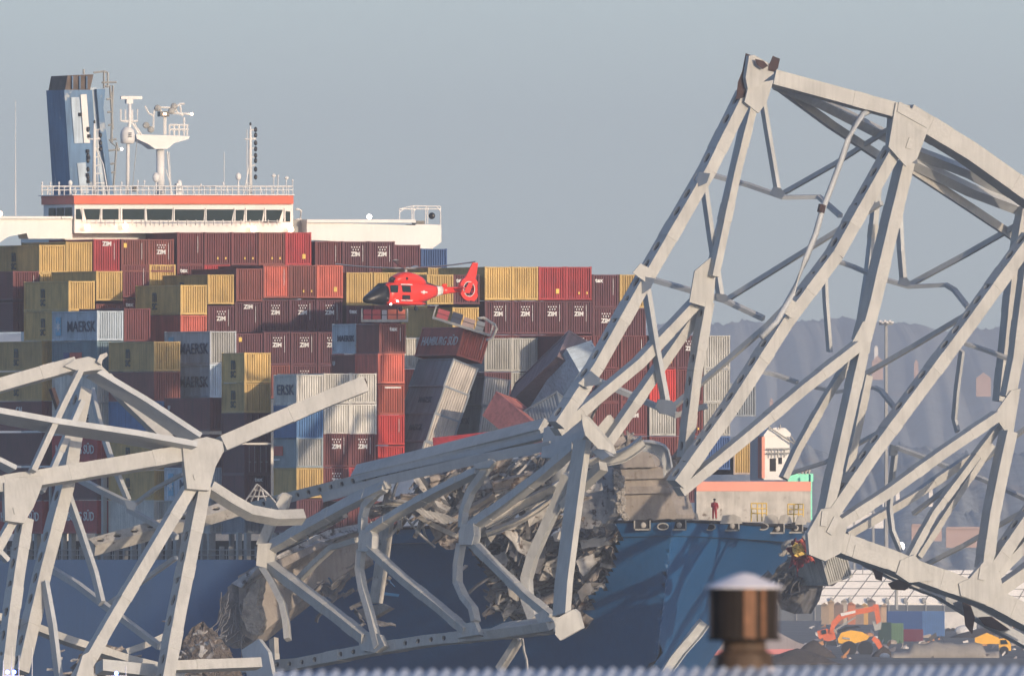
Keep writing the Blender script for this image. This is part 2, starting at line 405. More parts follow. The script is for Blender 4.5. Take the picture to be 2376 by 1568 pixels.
for (x, yt, lx, lad) in ((219, 285, 251, 1), (581, 290, 566, -1)):
    am = stube([(x,452),(x,yt+15),(x,yt)], SA, .19, M['white'], 'signal_mast', n=10, r2=.05)
    mb = MB(); stube([(x+lad*3,344),(lx-lad*12,380),(lx,450)], SA, .06, mb=mb, n=4)
    for yy in (402, 424, 441, 352): stube([(x,yy),(x+(lx-x)*(yy-344)/106,yy)], SA, .05, mb=mb, n=4)
    stube([(x-14*lad,322),(x+14*lad,322)], SA, .06, mb=mb, n=4); stube([(x+8*lad,300),(x+8*lad,452)], SA, .04, mb=mb, n=4)
    for yy in (302, 322, 345, 365, 385): stube([(x,yy),(x+12,yy-3)], SA, .05, mb=mb, n=4)
    mb.build('mast_brace', M['white'], am)
    for yy in (300, 313, 331, 345, 360, 372, 392, 410): mb = MB(); mb.ball(sp(x+(12 if x > 300 else (14 if yy % 2 else -15)), yy, SA), .16, .16, .24, 8, 5); mb.build('signal_lamp', M['black'], am)
    mb = MB(); mb.ball(sp(x, yt-3, SA), .1, .1, .16, 8, 5)
    mb.build('signal_lamp', M['black'], am)
for x, y, r in ((362,411,.33), (553,409,.26), (163,424,.2), (173,443,.2), (416,424,.22)):
    b = MB(); c = sp(x, y, SA+.5); b.tube([c - Z*((452-y)/26), c - Z*r*.8], .07, 6)
    b.ball(c, r, r, r*1.35); b.build('radome', M['white'], ship, smooth=True)
mb = MB()
for x, y in ((98,424),(117,424),(137,424),(282,424),(320,420),(335,420),(420,428),(466,428),(518,425),(645,408),(635,405),(664,412),(679,418)):
    stube([(x,y),(x,452)], SA-.5, .045, mb=mb, n=4); mb.ball(sp(x, y, SA-.5), .09, .09, .14, 6, 4)
stube([(36,500),(36,370)], SA+1, .06, mb=mb, n=4, r2=.04); stube([(36,372),(36,232)], SA+1, .035, mb=mb, n=4, r2=.02)
stube([(520,448),(520,352)], SA+1, .03, mb=mb, n=4)
mb.build('whip_antenna', M['white'], ship)
for x, y in ((635,407),(665,412)):
    b = MB(); b.ball(sp(x, y, SA-.5), .2, .15, .16, 8, 5); b.build('anemometer', M['white'], ship)
slab(310, 317, 432, 444, SA-1, .4, M['black'], 'roof_locker'); slab(410, 422, 425, 452, SA-1, .6, M['white'], 'roof_locker')
# funnel
FA = 150.0
M['funnel'] = mat('funnel_blue', (.10, .19, .31), .6, .25, .35, .3, (.34, .37, .38), .6, spot_scale=.5)
M['funnel_top'] = mat('funnel_soot', (.13, .10, .08), .8, .35, 1.2, .3)
M['funnel_grey'] = mat('funnel_panel', (.42, .50, .56), .6, .2, .6, .3)
fn = sprism([(149,208),(214,208),(222,330),(236,452),(165,452)], FA, 5, M['funnel'], 'funnel')
sprism([(151,208),(157,175),(217,172),(209,208)], FA+.2, 4.6, M['funnel_top'], 'funnel_cap', fn)
mb = MB()
for x in (167, 184, 200): slab(x, x+2.5, 176, 206, FA, .2, None, None, mb=mb, proud=.05)
mb.build('exhaust_rib', M['funnel'], fn)
sprism([(186,219),(200,218),(208,331),(194,331)], FA, .1, M['white'], 'funnel_stripe', fn, proud=.12)
sprism([(164,225),(183,225),(192,331),(172,332)], FA, .1, M['funnel_grey'], 'funnel_panel', fn, proud=.1)
sprism([(178,378),(198,376),(206,448),(186,448)], FA, .1, M['funnel_grey'], 'funnel_panel', fn, proud=.1)
sprism([(209,202),(226,204),(246,330),(262,452),(238,452),(220,330)], FA+1.5, 3, M['funnel_grey'], 'funnel_duct', fn)
sprism([(224,206),(244,206),(243,222),(240,250),(252,350),(264,452),(254,452),(232,300)], FA+1.0, 2, M['funnel'], 'funnel_column', fn)
mb = MB()
for pts in ([(217,168),(242,165),(250,168)],[(241,165),(241,205)],[(250,168),(250,203)],[(236,191),(270,190)],[(244,200),(262,198),(258,330),(270,340),(262,452)],[(255,200),(262,300)],[(252,349),(282,345)],
            [(258,212),(260,330)],[(247,230),(262,228)],[(249,260),(262,258)],[(251,290),(262,288)],[(253,325),(270,322)],[(270,330),(275,350)],[(256,380),(266,378)],[(258,400),(268,398)],[(194,160),(194,172)]):
    stube(pts, FA+2, .09, mb=mb, n=4)
mb.build('service_platform', M['grey'], fn)
mb = MB()
for x, y in ((203,298),(205,315),(202,350),(204,365),(184,265),(201,405),(203,420)): slab(x-3, x+3, y-4, y+4, FA, .3, None, None, mb=mb, proud=.3)
mb.build('floodlight', M['dark'], fn)
b = MB(); b.ball(sp(282, 345, FA+2), .12, .12, .12); b.build('lamp', M['lamp_c'], fn)
# --- coaming, hatch level, lashing bridges
cm = MB()
A0 = S(30, -22.4, 13.2)
for k in range(14):
    a = 30 + k*9
    cm.box6(S(a, -22.0, 13.3), AFT*8.4, U*.6, Z*1.5)
cm.box6(S(28, -20.5, 13.4), AFT*150, U*41, Z*3.0)
cm.build('hatch_coaming', M['dark'], ship)
ps = MB()
for k in range(64):
    a = 28 + k*2.35; ww = (.55, .22, .22, .8)[k % 4]; ps = MB()
    ps.box6(S(a, -23.3, 14.6), AFT*ww, U*.4, Z*(2.5 if k % 4 in (0, 3) else 1.3))
    ps.build('deck_stanchion', M['grey'], ship)
rl = MB()
for z in (15.6, 15.15): rl.tube([S(34, -23.8, z), S(180, -23.8, z)], .035, 4)
for k in range(90): rl.tube([S(34+k*1.6, -23.8, 14.8), S(34+k*1.6, -23.8, 15.65)], .035, 4)
rl.build('deck_railing', M['grey'], ship)
for n in (-1, 0, 1, 2, 3):
    a = bay(n) - .9; lb = MB()
    top = 22.5 if n < 2 else 17
    for b_ in (-23.6, -21.6): lb.box6(S(a, b_, 14.6), BOW*.5, U*.35, Z*(top-14.6))
    for b_ in (): lb.box6(S(a, b_, 14.6), BOW*.5, U*.35, Z*(top-14.6))
    for z in (20.9,):
        if z < top: lb.box6(S(a, -23.6, z), BOW*.7, U*2.6, Z*.14)
    lb.build('lashing_bridge', M['grey'], ship)
# --- forecastle: breakwater, bulwark openings, bitts
bw = slab(1616, 1881, 1137, 1210, 14, .5, M['scrap2'], 'breakwater')
slab(1616, 1881.5, 1115.5, 1138, 14, .56, M['coral'], 'breakwater_band', bw, proud=.03)
slab(1881, 1884.5, 1099, 1205, 14, .5, M['mint'], 'end_frame', bw)
slab(1828, 1887, 1097, 1116, 16, .6, M['mint'], 'end_panel', bw)
mb = MB()
for x in range(1845, 1885, 8): stube([(x,1098),(x+1,1088)], 16, .12, mb=mb, n=5)
slab(1842, 1882, 1089, 1092, 16, .6, None, None, mb=mb); mb.build('mooring_fitting', M['scrap2'], bw)
def on_hull(px, py):    # walk the camera ray to the bow's skin
    best = None
    for i in range(900):
        y = -12 + i*.05; p = P(px, py, y); r = p - O; a = r.dot(AFT); b = r.dot(U)
        if a >= 0 and p.z < zdeck(a)+.3 and abs(b) < hb(a, p.z): return P(px, py, y-.05)
    return P(px, py, 0)
for x, y in ((1490,1214), (1573,1214), (1696,1216), (1801,1222), (1844,1221)):
    f = MB(); c = on_hull(x, y)
    f.box6(c + Vector((-.62,-.35,-.40)), (1.24,0,0), (0,.8,0), (0,0,.8)); cf = f.build('mooring_chock', M['dark'], ship)
    f = MB()
    for dx in (-.72, .62): f.box6(c + Vector((dx,-.5,-.55)), (.12,0,0), (0,.9,0), (.0,0,1.1))
    f.box6(c + Vector((-.72,-.5,-.55)), (1.44,0,0), (0,.9,0), (0,0,.14)); f.build('chock_frame', M['grey'], cf)
    f = MB(); f.ball(c + Vector((.1,-.5,-.1)), .24, .12, .26, 8, 6); f.build('roller', M['scrap2'], cf)
for x, y in ((1538,1220), (1647,1221), (1770,1220)):
    f = MB(); c = on_hull(x, y); f.ball(c, .42, .22, .24, 14, 7); cf = f.build('fairlead', M['dark'], ship, smooth=True)
    f = MB(); f.tube([c + Vector((math.cos(t)*.46, -.2, math.sin(t)*.28)) for t in [q*math.pi/8 for q in range(17)]], .07, 6); f.build('fairlead_rim', M['grey'], cf)
for x, y in ((1505,1172), (1760,1186), (1845,1188)):
    f = MB(); c = P(x, y+14, 2)
    for dx in (-.62, -.1, .3, .7):
        f.tube([c+Vector((dx,0,-.3)), c+Vector((dx,0,1.25))], .06, 5)
    for dz in (.4, .8, 1.25): f.tube([c+Vector((-.62,0,dz)), c+Vector((.7,0,dz))], .055, 5)
    for dx in (-.62, .7): f.tube([c+Vector((dx,.8,-.3)), c+Vector((dx,.8,1.1)), c+Vector((dx,0,1.25))], .05, 5)
    f.build('ladder_cage', M['yel'], ship)
for x, y, ww in ((1482,1178,1.2),(1560,1188,1.8),(1602,1188,1.5),(1697,1196,1.9),(1790,1196,1.4),(1822,1196,1.2),(1858,1198,1.0)):
    f = MB(); c = P(x, y+12, 1.2)
    f.prism([c+Vector((-ww/2,0,-.2)), c+Vector((ww/2,0,-.2)), c+Vector((ww/2-.15,0,.35)), c+Vector((ww*.1,0,.62)), c+Vector((-ww/2+.2,0,.5))], (0,1.1,0))
    f.build('mooring_winch', M['scrap2'], ship)
stube([(1527,1195),(1530,1165),(1533,1150),(1545,1143),(1560,1141)], 3, .07, M['white'], 'davit')
# ================================================================ CONTAINERS
CW = 2.438
C = dict(maroon=(.135,.030,.034), plum=(.10,.028,.040), brown=(.19,.052,.042), red=(.34,.030,.036), bright=(.52,.035,.03), salmon=(.52,.12,.08),
         yellow=(.53,.365,.125), ochre=(.45,.31,.11), grey=(.38,.385,.36), pale=(.56,.55,.50), steel=(.44,.52,.58), navy=(.030,.085,.23), blue=(.06,.17,.36),
         rust=(.36,.075,.045), slate=(.20,.235,.27), teal=(.12,.19,.23))
CN = dict(maroon='maroon', plum='dark plum', brown='brown', red='red', bright='bright red', salmon='salmon red', yellow='yellow', ochre='worn ochre',
          grey='light grey', pale='rust streaked white', steel='pale blue', navy='navy blue', blue='blue', rust='rusty red', slate='slate grey', teal='grey blue')
_cm = {}
def cont_meshes(L, H):
    if (L, H) in _cm: return _cm[L, H]
    fr = MB(); W = CW; p = .14
    # corner posts, rails
    for x in (0, W-p):
        for y in (0, L-p): fr.box(x, x+p, y, y+p, 0, H)
    for z0, z1 in ((0, .16), (H-.12, H-.012)):
        for x in (0, W-p): fr.box(x, x+p, p, L-p, z0, z1)
        for y in (0, L-p): fr.box(p, W-p, y, y+p, z0, z1)
    for x in (-.01, W-.17):
        for y in (-.01, L-.17):
            for z in (-.02, H-.12): fr.box(x, x+.18, y, y+.18, z, z+.13)
    fr.box(p*.5, W-p*.5, p*.6, L-p*.6, H-.07, H-.035)      # roof
    fr.box(p*.5, W-p*.5, p*.6, L-p*.6, .10, .13)           # floor
    fr.box(p, W-p, L-.10, L-.05, .14, H-.10)      # far end
    # corrugated long sides
    for x, s in ((.085, 1), (W-.085, -1)):
        k = len(fr.v); n = int((L-2*p)/.28); d = .042*s
        pts = []
        for i in range(n):
            y0 = p + (L-2*p)*i/n; q = (L-2*p)/n
            pts += [(x+d, y0), (x+d, y0+q*.28), (x, y0+q*.42), (x, y0+q*.86)]
        pts.append((x+d, L-p))
        for (a, y) in pts: fr.v += [Vector((a, y, .16)), Vector((a, y, H-.12))]
        for i in range(len(pts)-1): fr.f.append([k+2*i, k+2*i+2, k+2*i+3, k+2*i+1])
    ob = fr.build('shipping_container', M['cont']); me = ob.data; bpy.data.objects.remove(ob)
    ew = MB(); n = 10; pts = []
    for i in range(n):
        x0 = p + (W-2*p)*i/n; q = (W-2*p)/n
        pts += [(x0, .05), (x0+q*.52, .05), (x0+q*.62, .16), (x0+q*.90, .16)]
    pts.append((W-p, .05))
    for (x, y) in pts: ew.v += [Vector((x, y, .16)), Vector((x, y, H-.12))]
    for i in range(len(pts)-1): ew.f.append([2*i, 2*i+2, 2*i+3, 2*i+1])
    ob = ew.build('end_wall', M['cont']); me2 = ob.data; bpy.data.objects.remove(ob)
    dw = MB()
    for x0, x1 in ((p+.01, W/2-.015), (W/2+.015, W-p-.01)): dw.box(x0, x1, .04, .09, .17, H-.13)
    ob = dw.build('end_door', M['cont']); me3 = ob.data; bpy.data.objects.remove(ob)
    lr = MB()
    for x in (.45, .95, 1.5, 2.0): lr.tube([(x, .02, .2), (x, .02, H-.16)], .022, 5)
    for x in (.45, .95, 1.5, 2.0): lr.box(x-.05, x+.14, -.01, .03, 1.05, 1.12)
    ob = lr.build('lock_rods', M['grey']); me4 = ob.data; bpy.data.objects.remove(ob)
    _cm[L, H] = (me, me2, me3, me4); return _cm[L, H]
def link(me, name, parent, col=None, mx=None):
    o = bpy.data.objects.new(name, me); COL.objects.link(o)
    if parent is not None: o.parent = parent
    if col: o.color = (*col, 1)
    if mx is not None: o.matrix_local = mx
    return o
T = Matrix.Translation
SIDE = Matrix(((0,0,-1,0), (-1,0,0,0), (0,1,0,0), (0,0,0,1)))   # text x -> -y, text y -> z, facing -x
_star = {}
def star_mesh(r, n, inner):
    if (r, n) in _star: return _star[r, n]
    b = MB(); pts = [Vector((math.sin(math.pi*i/n)*(r if i % 2 == 0 else r*inner), math.cos(math.pi*i/n)*(r if i % 2 == 0 else r*inner), 0)) for i in range(2*n)]
    b.prism(pts, (0, 0, .02)); o = b.build('star', M['white_letter']); me = o.data; bpy.data.objects.remove(o); _star[r, n] = me; return me
def square(parent, x, z, w, h, y, m, name='placard'):
    b = MB(); b.box(x, x+w, y, y+.03, z, z+h); return b.build(name, m, parent)
_zd = []
def marks(o, mk, L, H, j):
    rnd = random.Random(j*7+3); E = RX90
    def end(txt, size, m, x, z, **k): return text_obj(txt, size, m, o, T((x, .0, z)) @ E, **k)
    def side(txt, size, m, y, z, **k): return text_obj(txt, size, m, o, T((.02, y, z)) @ SIDE, **k)
    for mk in mk.split('+'):
        if mk == 'zim' or mk == 'zimtop':
            z = H-1.15 if mk == 'zim' else H-.42
            end('ZIM', .52, M['white_letter'], 1.25, z, bold=.022, sx=.96)
            if mk == 'zim':
                if not _zd:
                    b = MB()
                    for i in range(4): b.ball((.91+i*.235, -.0, 0), .062, .02, .07, 6, 4)
                    for i in range(3): b.ball((1.03+i*.235, -.0, -.22), .062, .02, .07, 6, 4)
                    q = b.build('star_row', M['white_letter']); _zd.append(q.data); bpy.data.objects.remove(q)
                link(_zd[0], 'star_row', o, mx=T((0, 0, H-.52)))
        elif mk == 'tex': end('tex', .52, M['white_letter'], .62, H-.52, bold=.02)
        elif mk == 'texr': end('tex', .52, M['white_letter'], 1.3, H-.45, bold=.02)
        elif mk == 'num':     # column of serial numbers near the right post
            b = MB(); b.box(1.92, 1.955, 0, .02, 1.1, H-.35); b.build('serial_number', M['white_letter'], o)
        elif mk == 'sq': square(o, 1.6, .55, .3, .42, 0, M['yel'])
        elif mk == 'sqtop': square(o, .25, H-.75, .28, .4, 0, M['yel'])
        elif mk == 'tri':
            square(o, 1.2, .5, .14, .2, 0, M['yel'], 'hazard_mark'); square(o, 1.95, .5, .12, .2, 0, M['yel'], 'hazard_mark')
        elif mk == 'bar': square(o, .62, H-.32, 1.5, .14, 0, M['white_letter'], 'name_strip')
        elif mk == 'msc' or mk == 'mscf':       # tall stacked letters on the long side
            y = L*.58
            if L < 8: y = L*.5
            side('m', 1.15, M['olive_letter'], y, H*.64, bold=.03, sx=1.35, sy=1.4)
            side('SC', .72, M['olive_letter'], y, H*.27, bold=.02, sx=1.6, sy=1.1)
        elif mk == 'maersk':
            side('MAERSK', 1.2, M['dark_letter'], L*.36, H*.46, bold=.008, sx=1.75, sy=1.12)
            b = MB(); b.box(-.03, .01, L*.80, L*.91, .45, H-.5); b.build('emblem_panel', M['cyan_letter'], o)
            link(star_mesh(.55, 7, .42), 'emblem_star', o, mx=T((-.04, L*.855, H*.47)) @ SIDE @ Matrix.Diagonal((1.5, 1, 1, 1)))
        elif mk == 'ersk': side('ERSK', 1.15, M['dark_letter'], L*.5, H*.48, bold=.01, sx=1.8, sy=1.1)
        elif mk == 'maersks': side('MAERSK', .9, M['dark_letter'], L*.42, H*.5, bold=.02, sx=1.35, sy=.8)
        elif mk == 'maerske':
            end('MAERSK', .42, M['dark_letter'], 1.38, H*.5, bold=.015, sx=.8, sy=1.2); square(o, .25, H*.38, .22, .5, 0, M['cyan_letter'], 'emblem_panel')
        elif mk == 'hamburg':
            side('HAMBURG SÜD', 1.0, M['white_letter'], L*.5, H*.5, bold=.01, sx=1.5, sy=1.1)
        elif mk == 'kline':
            b = MB(); b.box(-.03, .01, L*.62, L*.74, H*.25, H*.66); b.build('emblem_panel', M['navyl'], o)
            b = MB(); b.box(-.03, .01, L*.34, L*.60, H*.42, H*.66); b.build('emblem_panel', M['redl'], o)
            side('K', .7, M['white_letter'], L*.68, H*.47, bold=.02, sx=1.4)
        elif mk == 'redsq':
            b = MB(); b.box(-.03, .01, L*.60, L*.98, H*.40, H*.72); b.build('emblem_panel', M['redl'], o)
            b = MB(); b.box(-.03, .01, L*.72, L*.98, H*.24, H*.30); b.build('emblem_panel', M['white_letter'], o)
        elif mk == 'cai': side('CAI', .8, M['white_letter'], L*.52, H*.68, bold=.02, sx=1.3)
        elif mk == 'kr': side('K LINE', 1.0, M['dark_letter'], L*.4, H*.5, bold=.03, sx=1.7)
        elif mk == 'code': side('U', .5, M['white_letter'], L*.9, H*.7, bold=.02, sx=1.6)
M['navyl'] = mat('navy_letter', (.03, .05, .16), .7, .2, 4); M['redl'] = mat('red_letter', (.48, .07, .04), .7, .2, 4)
MKN = {'zim': 'white letters and dots', 'zimtop': 'white letters high up', 'tex': 'small white letters', 'texr': 'small white letters', 'sq': 'yellow placard', 'sqtop': 'yellow placard top left',
       'msc': 'tall dark letters', 'maersk': 'black name and star', 'ersk': 'large dark letters', 'maersks': 'dark name', 'maerske': 'dark name on its end', 'hamburg': 'white name on its side',
       'kline': 'blue and red emblem', 'redsq': 'red emblem square', 'cai': 'pale letters', 'kr': 'dark letters', 'bar': 'white strip'}
ORD = ['first','second','third','fourth','fifth','sixth','seventh','eighth','ninth','tenth','eleventh','twelfth','thirteenth','fourteenth']
ROWS = {}; ALLC = []
def container(pos, rot, L, H, col, mk, row, door=False, sortx=0):
    me, me2, me3, me4 = cont_meshes(L, H)
    c = C[col]; f = 1 + (random.random()-.5)*.22; c = tuple(v*f for v in c)
    o = link(me, 'shipping_container', None, c); o.location = pos; o.rotation_euler = rot
    link(me3 if door else me2, 'end_door' if door else 'end_wall', o, c)
    if door: link(me4, 'lock_rods', o)
    if mk: marks(o, mk, L, H, len(ALLC))
    o['category'] = 'container'; o['group'] = 'shipping containers stacked on the ship'
    ALLC.append(o); ROWS.setdefault(row, []).append((sortx, o, col, mk)); return o
def cb(n, x0, yt, yb, col, mk='', row='', L=40, door=False):
    """container by bay: left edge, top and bottom of its end wall as seen"""
    a = bay(n); TL = sp(x0, yt, a)
    H = 2.896 if (yb-yt) > 70.5 else 2.591
    pos = Vector((TL.x, TL.y, TL.z - H))
    LL = 12.19 if L == 40 else 6.06
    return container(pos, (0, 0, TH), LL, H, col, mk, row, door, x0)
def row(n, y0, y1, items, name, x=None, pitch=62.6):
    for it in items:
        x0, col, mk = it[0], it[1], it[2] if len(it) > 2 else ''
        cb(n, x0, y0, y1, col, mk, name, it[3] if len(it) > 3 else 40, len(it) > 4)
# --- rows behind, below the wheelhouse
row(-1, 538, 612, [(411,'maroon','num'),(474,'maroon','tri'),(537,'maroon','tri'),(600,'brown','tri'),(662,'red','sq')], 'top row under the wheelhouse')
row(-1, 554, 628, [(91+63*2,'red','zimtop+num'),(281,'brown','sqtop+num'),(343,'brown','zim+num')], 'upper row left of the wheelhouse front')
row(-1, 560, 634, [(153,'yellow','')], 'upper row left of the wheelhouse front')
row(-1, 567, 634, [(91,'yellow','msc')], 'upper row left of the wheelhouse front')
row(-1, 559, 632, [(731,'maroon','num'),(794,'plum','zim+num'),(856,'plum','zim+num')], 'top row below the right bridge wing')
row(-1, 567, 633, [(915,'plum','')], 'top row below the right bridge wing')
row(-1, 576, 646, [(977,'navy','')], 'top row below the right bridge wing')
row(-1, 628, 700, [(30,'maroon','num'),(93,'yellow','')], 'second row behind the left stacks')
row(-1, 613, 690, [(285,'maroon','num'),(347,'yellow',''),(411,'maroon','tex'),(474,'red','num')], 'second row under the wheelhouse')
row(-1, 692, 768, [(285,'maroon','tex'),(347,'maroon',''),(30,'plum','')], 'third row at the far left')
row(0, 636, 704, [(482,'yellow','msc')], 'second row under the wheelhouse')
row(0, 628, 697, [(223,'yellow','')], 'left stack with yellow ends')
row(0, 622, 694, [(548,'brown','')], 'second row under the wheelhouse')
row(0, 614, 688, [(611,'salmon','num'),(673,'brown','tri'),(735,'salmon','sq')], 'second row under the wheelhouse')
ROWS['second row under the wheelhouse'][-3][1].color = (.27, .07, .055, 1)
row(0, 651, 717, [(159,'yellow','msc')], 'left stack with yellow ends')
row(0, 720, 786, [(159,'yellow','msc')], 'left stack with yellow ends')
row(0, 708, 782, [(482,'plum','zim+num')], 'third row under the wheelhouse')
row(0, 700, 775, [(545,'plum','zimtop+num')], 'third row under the wheelhouse')
row(0, 694, 767, [(608,'plum','zim'),(671,'plum','zim+num'),(734,'plum','zim+num')], 'third row under the wheelhouse')
row(0, 704, 776, [(223,'brown','')], 'left stack with yellow ends')
row(1, 720, 786, [(225,'steel','maersk')], 'left stacks below the yellow ones')
row(1, 660, 727, [(419,'yellow','msc')], 'stack with a salmon red end')
row(1, 730, 797, [(419,'salmon','code')], 'stack with a salmon red end')
row(1, 714, 790, [(288,'maroon','')], 'left stacks below the yellow ones')
row(1, 772, 845, [(548,'plum','sqtop')], 'fourth row in the middle')
row(1, 769, 842, [(612,'plum','zim+num'),(675,'plum','zim+num'),(738,'plum','zim')], 'fourth row in the middle')
row(1, 846, 919, [(612,'brown',''),(675,'plum','zim'),(738,'plum','')], 'fifth row in the middle')
row(2, 767, 841, [(487,'grey','maersk')], 'middle stack with two name sides')
row(2, 844, 917, [(487,'steel','maersk')], 'middle stack with two name sides')
ROWS['middle stack with two name sides'][0][1].color = (.42, .45, .47, 1)
# --- outer columns down the left side, aft to fore
for y0, y1, c_, m_ in ((790,857,'ochre','msc'),(860,927,'ochre','msc'),(929,999,'maroon','cai'),(1002,1080,'plum',''),(1083,1157,'plum',''),(1160,1232,'red','hamburg')):
    cb(0, 97, y0, y1, c_, m_, 'outer left column at the frame edge')
for y0, y1, c_, m_ in ((790,862,'teal','kline'),(866,930,'pale',''),(932,1004,'pale','kr'),(1008,1078,'red','hamburg'),(1081,1156,'plum',''),(1159,1232,'red','hamburg')):
    cb(1, 225, y0, y1, c_, m_, 'second outer column from the left')
for y0, y1, c_, m_ in ((791,858,'ochre','msc'),(861,927,'brown',''),(929,999,'blue',''),(1019,1086,'ochre','msc'),(1090,1156,'ochre','msc'),(1159,1232,'pale','')):
    cb(2, 357, y0, y1, c_, m_, 'third outer column from the left')
for y0, y1, c_, m_ in ((921,1003,'maroon','code'),(1006,1080,'plum',''),(1083,1156,'steel','maersk'),(1159,1230,'grey','')):
    cb(3, 487, y0, y1, c_, m_, 'fourth outer column from the left')
for y0, y1, c_, m_, d in ((817,884,'yellow','mscf',0),(887,954,'ochre','mscf',0),(956,1026,'plum','',0),(1030,1096,'plum','',1),(1099,1165,'plum','texr',0),(1168,1234,'slate','',0)):
    cb(3.62, 567, y0, y1, c_, m_, 'short yellow topped column', 20, bool(d))
# --- front stack with the white worn boxes
for y0, y1, c_, m_ in ((868,935,'pale','ersk'),(939,1011,'blue',''),(1014,1081,'grey','redsq'),(1084,1152,'yellow',''),(1156,1230,'plum','')):
    cb(4.62, 688, y0, y1, c_, m_, 'front column left of the white boxes', 20)
ROWS['front column left of the white boxes'][2][1].color = (.25, .31, .33, 1)
row(4.6, 865, 932, [(751,'pale',''),(812,'pale','')], 'upper pair of worn white boxes')
row(4.6, 936, 1001, [(751,'pale',''),(812,'pale','')], 'lower pair of worn white boxes')
row(4.6, 1004, 1080, [(749,'maroon','zim+num'),(810,'maroon','zim+num')], 'pair under the white boxes')
row(4.6, 1083, 1158, [(749,'maroon','zim'),(810,'red','')], 'lowest pair beside the broken chord')
row(4.3, 1161, 1232, [(749,'plum',''),(811,'maroon',''),(873,'plum','')], 'bottom row hidden by wreckage')
cb(3.66, 824, 750, 817, 'steel', 'maersks', 'short boxes behind the red column', 20)
cb(3.66, 822, 821, 888, 'brown', 'code', 'short boxes behind the red column', 20)
for y0, y1, c_, m_ in ((750,817,'brown','texr+num'),(819,888,'salmon','')):
    cb(4.1, 880 if y0 < 800 else 877, y0, y1, c_, m_, 'tall column of red boxes', 20)
for y0, y1, c_, m_ in ((891,958,'rust','bar'),(961,1030,'bright','num'),(1033,1100,'bright','')):
    cb(4.1, 877, y0, y1, c_, m_, 'tall column of red boxes')
# --- stacks around the helicopter
row(0, 631, 705, [(804,'yellow',''),(867,'yellow',''),(930,'yellow','')], 'row directly behind the helicopter')
row(0, 620, 694, [(993,'ochre','')], 'row directly behind the helicopter')
row(2, 636, 706, [(991,'yellow','',20),(1052,'plum','tex+num')], 'row directly behind the helicopter')
row(0, 708, 778, [(804,'plum','tex'),(867,'brown',''),(931,'yellow',''),(994,'maroon','')], 'row just below the helicopter')
row(2, 712, 780, [(1050,'yellow','')], 'row just below the helicopter')
row(1.6, 783, 852, [(925,'pale',''),(988,'grey',''),(1050,'pale','')], 'row behind the leaning stack')
row(1.6, 855, 925, [(925,'salmon',''),(988,'grey',''),(1050,'maroon','')], 'lower row behind the leaning stack')
# --- right block
row(2, 618, 693, [(1125,'yellow',''),(1187.5,'yellow',''),(1250,'red','sq'),(1312,'red','tri')], 'top row of the right block')
row(2, 636, 710, [(1374.5,'plum','tex+num'),(1438,'ochre','')], 'top row of the right block')
row(2, 697, 771, [(1125,'plum','zim+num'),(1187.5,'plum','zim+num'),(1250,'plum','zim+num'),(1312,'plum','zim+num')], 'second row of the right block')
row(2, 713, 784, [(1374.5,'plum','zim'),(1438,'plum','')], 'second row of the right block')
row(2.4, 776, 850, [(1125,'maroon',''),(1187.5,'maroon',''),(1250,'maroon','')], 'hidden row of the right block')
row(3.0, 783, 855, [(1124,'grey',''),(1186,'grey','')], 'grey pair in the right block')
row(3.0, 862, 932, [(1124,'plum',''),(1186,'grey',''),(1249,'maroon',''),(1312,'maroon','')], 'row below the grey pair')
row(3.0, 935, 1008, [(1124,'maroon',''),(1186,'brown',''),(1249,'maroon',''),(1312,'maroon','')], 'low row behind the fallen boxes')
row(2.9, 790, 860, [(1251,'navy','tri')], 'blue box behind the fallen ones')
row(3.5, 777, 850, [(1313,'maroon','zimtop+num'),(1376,'maroon',''),(1440,'maroon','num'),(1507,'maroon','tri'),(1570,'plum','zim'),(1633,'grey','')], 'third row of the right block')
row(3.5, 855, 929, [(1313,'maroon',''),(1376,'maroon',''),(1440,'maroon','tri'),(1507,'bright',''),(1570,'maroon','tri'),(1633,'grey','')], 'fourth row of the right block')
row(3.5, 932, 1008, [(1313,'maroon',''),(1376,'maroon','tri'),(1440,'maroon','zim'),(1507,'grey',''),(1570,'maroon','tri'),(1633,'grey','')], 'fifth row of the right block')
row(3.5, 1011, 1084, [(1376,'plum',''),(1440,'plum',''),(1507,'maroon','tri'),(1570,'brown','tri'),(1633,'navy','')], 'lowest row of the right block')
row(3.5, 1087, 1160, [(1440,'plum',''),(1507,'grey',''),(1570,'plum','')], 'deck level row of the right block')
# --- leaning and fallen boxes: corner seen, roll in the picture plane
def tilt(n, x, y, roll, col, mk, row_, L=40, H=2.591, yaw=0, pitch=0, door=False):
    """x,y = top left corner of the end wall"""
    p = sp(x, y, bay(n)); rot = Matrix.Rotation(TH+yaw, 4, 'Z') @ Matrix.Rotation(R(roll), 4, 'Y') @ Matrix.Rotation(R(pitch), 4, 'X')
    LL = 12.19 if L == 40 else 6.06
    o = container(p - (rot @ Vector((0, 0, H))), rot.to_euler(), LL, H, col, mk, row_, door, y)
    return o
N = 4.3
lean = 'leaning stack beside the red column'
tilt(N, 1078, 757, 17, 'rust', 'hamburg+num', lean, yaw=R(-2))
tilt(N, 1052, 830, 21, 'slate', '', lean, yaw=R(-5))
tilt(N, 1031, 893, 20, 'slate', 'maersks', lean, yaw=R(-5))
tilt(N, 1008, 956, 18, 'slate', 'maersks', lean, yaw=R(-5))
tilt(N, 984, 1021, 15, 'slate', '', lean, yaw=R(-5))
for i in (-4, -3, -2, -1):
    o = ROWS[lean][i][1]
    for ch in o.children:
        if ch.name.startswith('end_wall'): ch.color = (.56, .52, .46, 1); ch['label'] = 'weathered pale grey corrugated end wall'
le2 = 'second leaning stack of grey boxes'
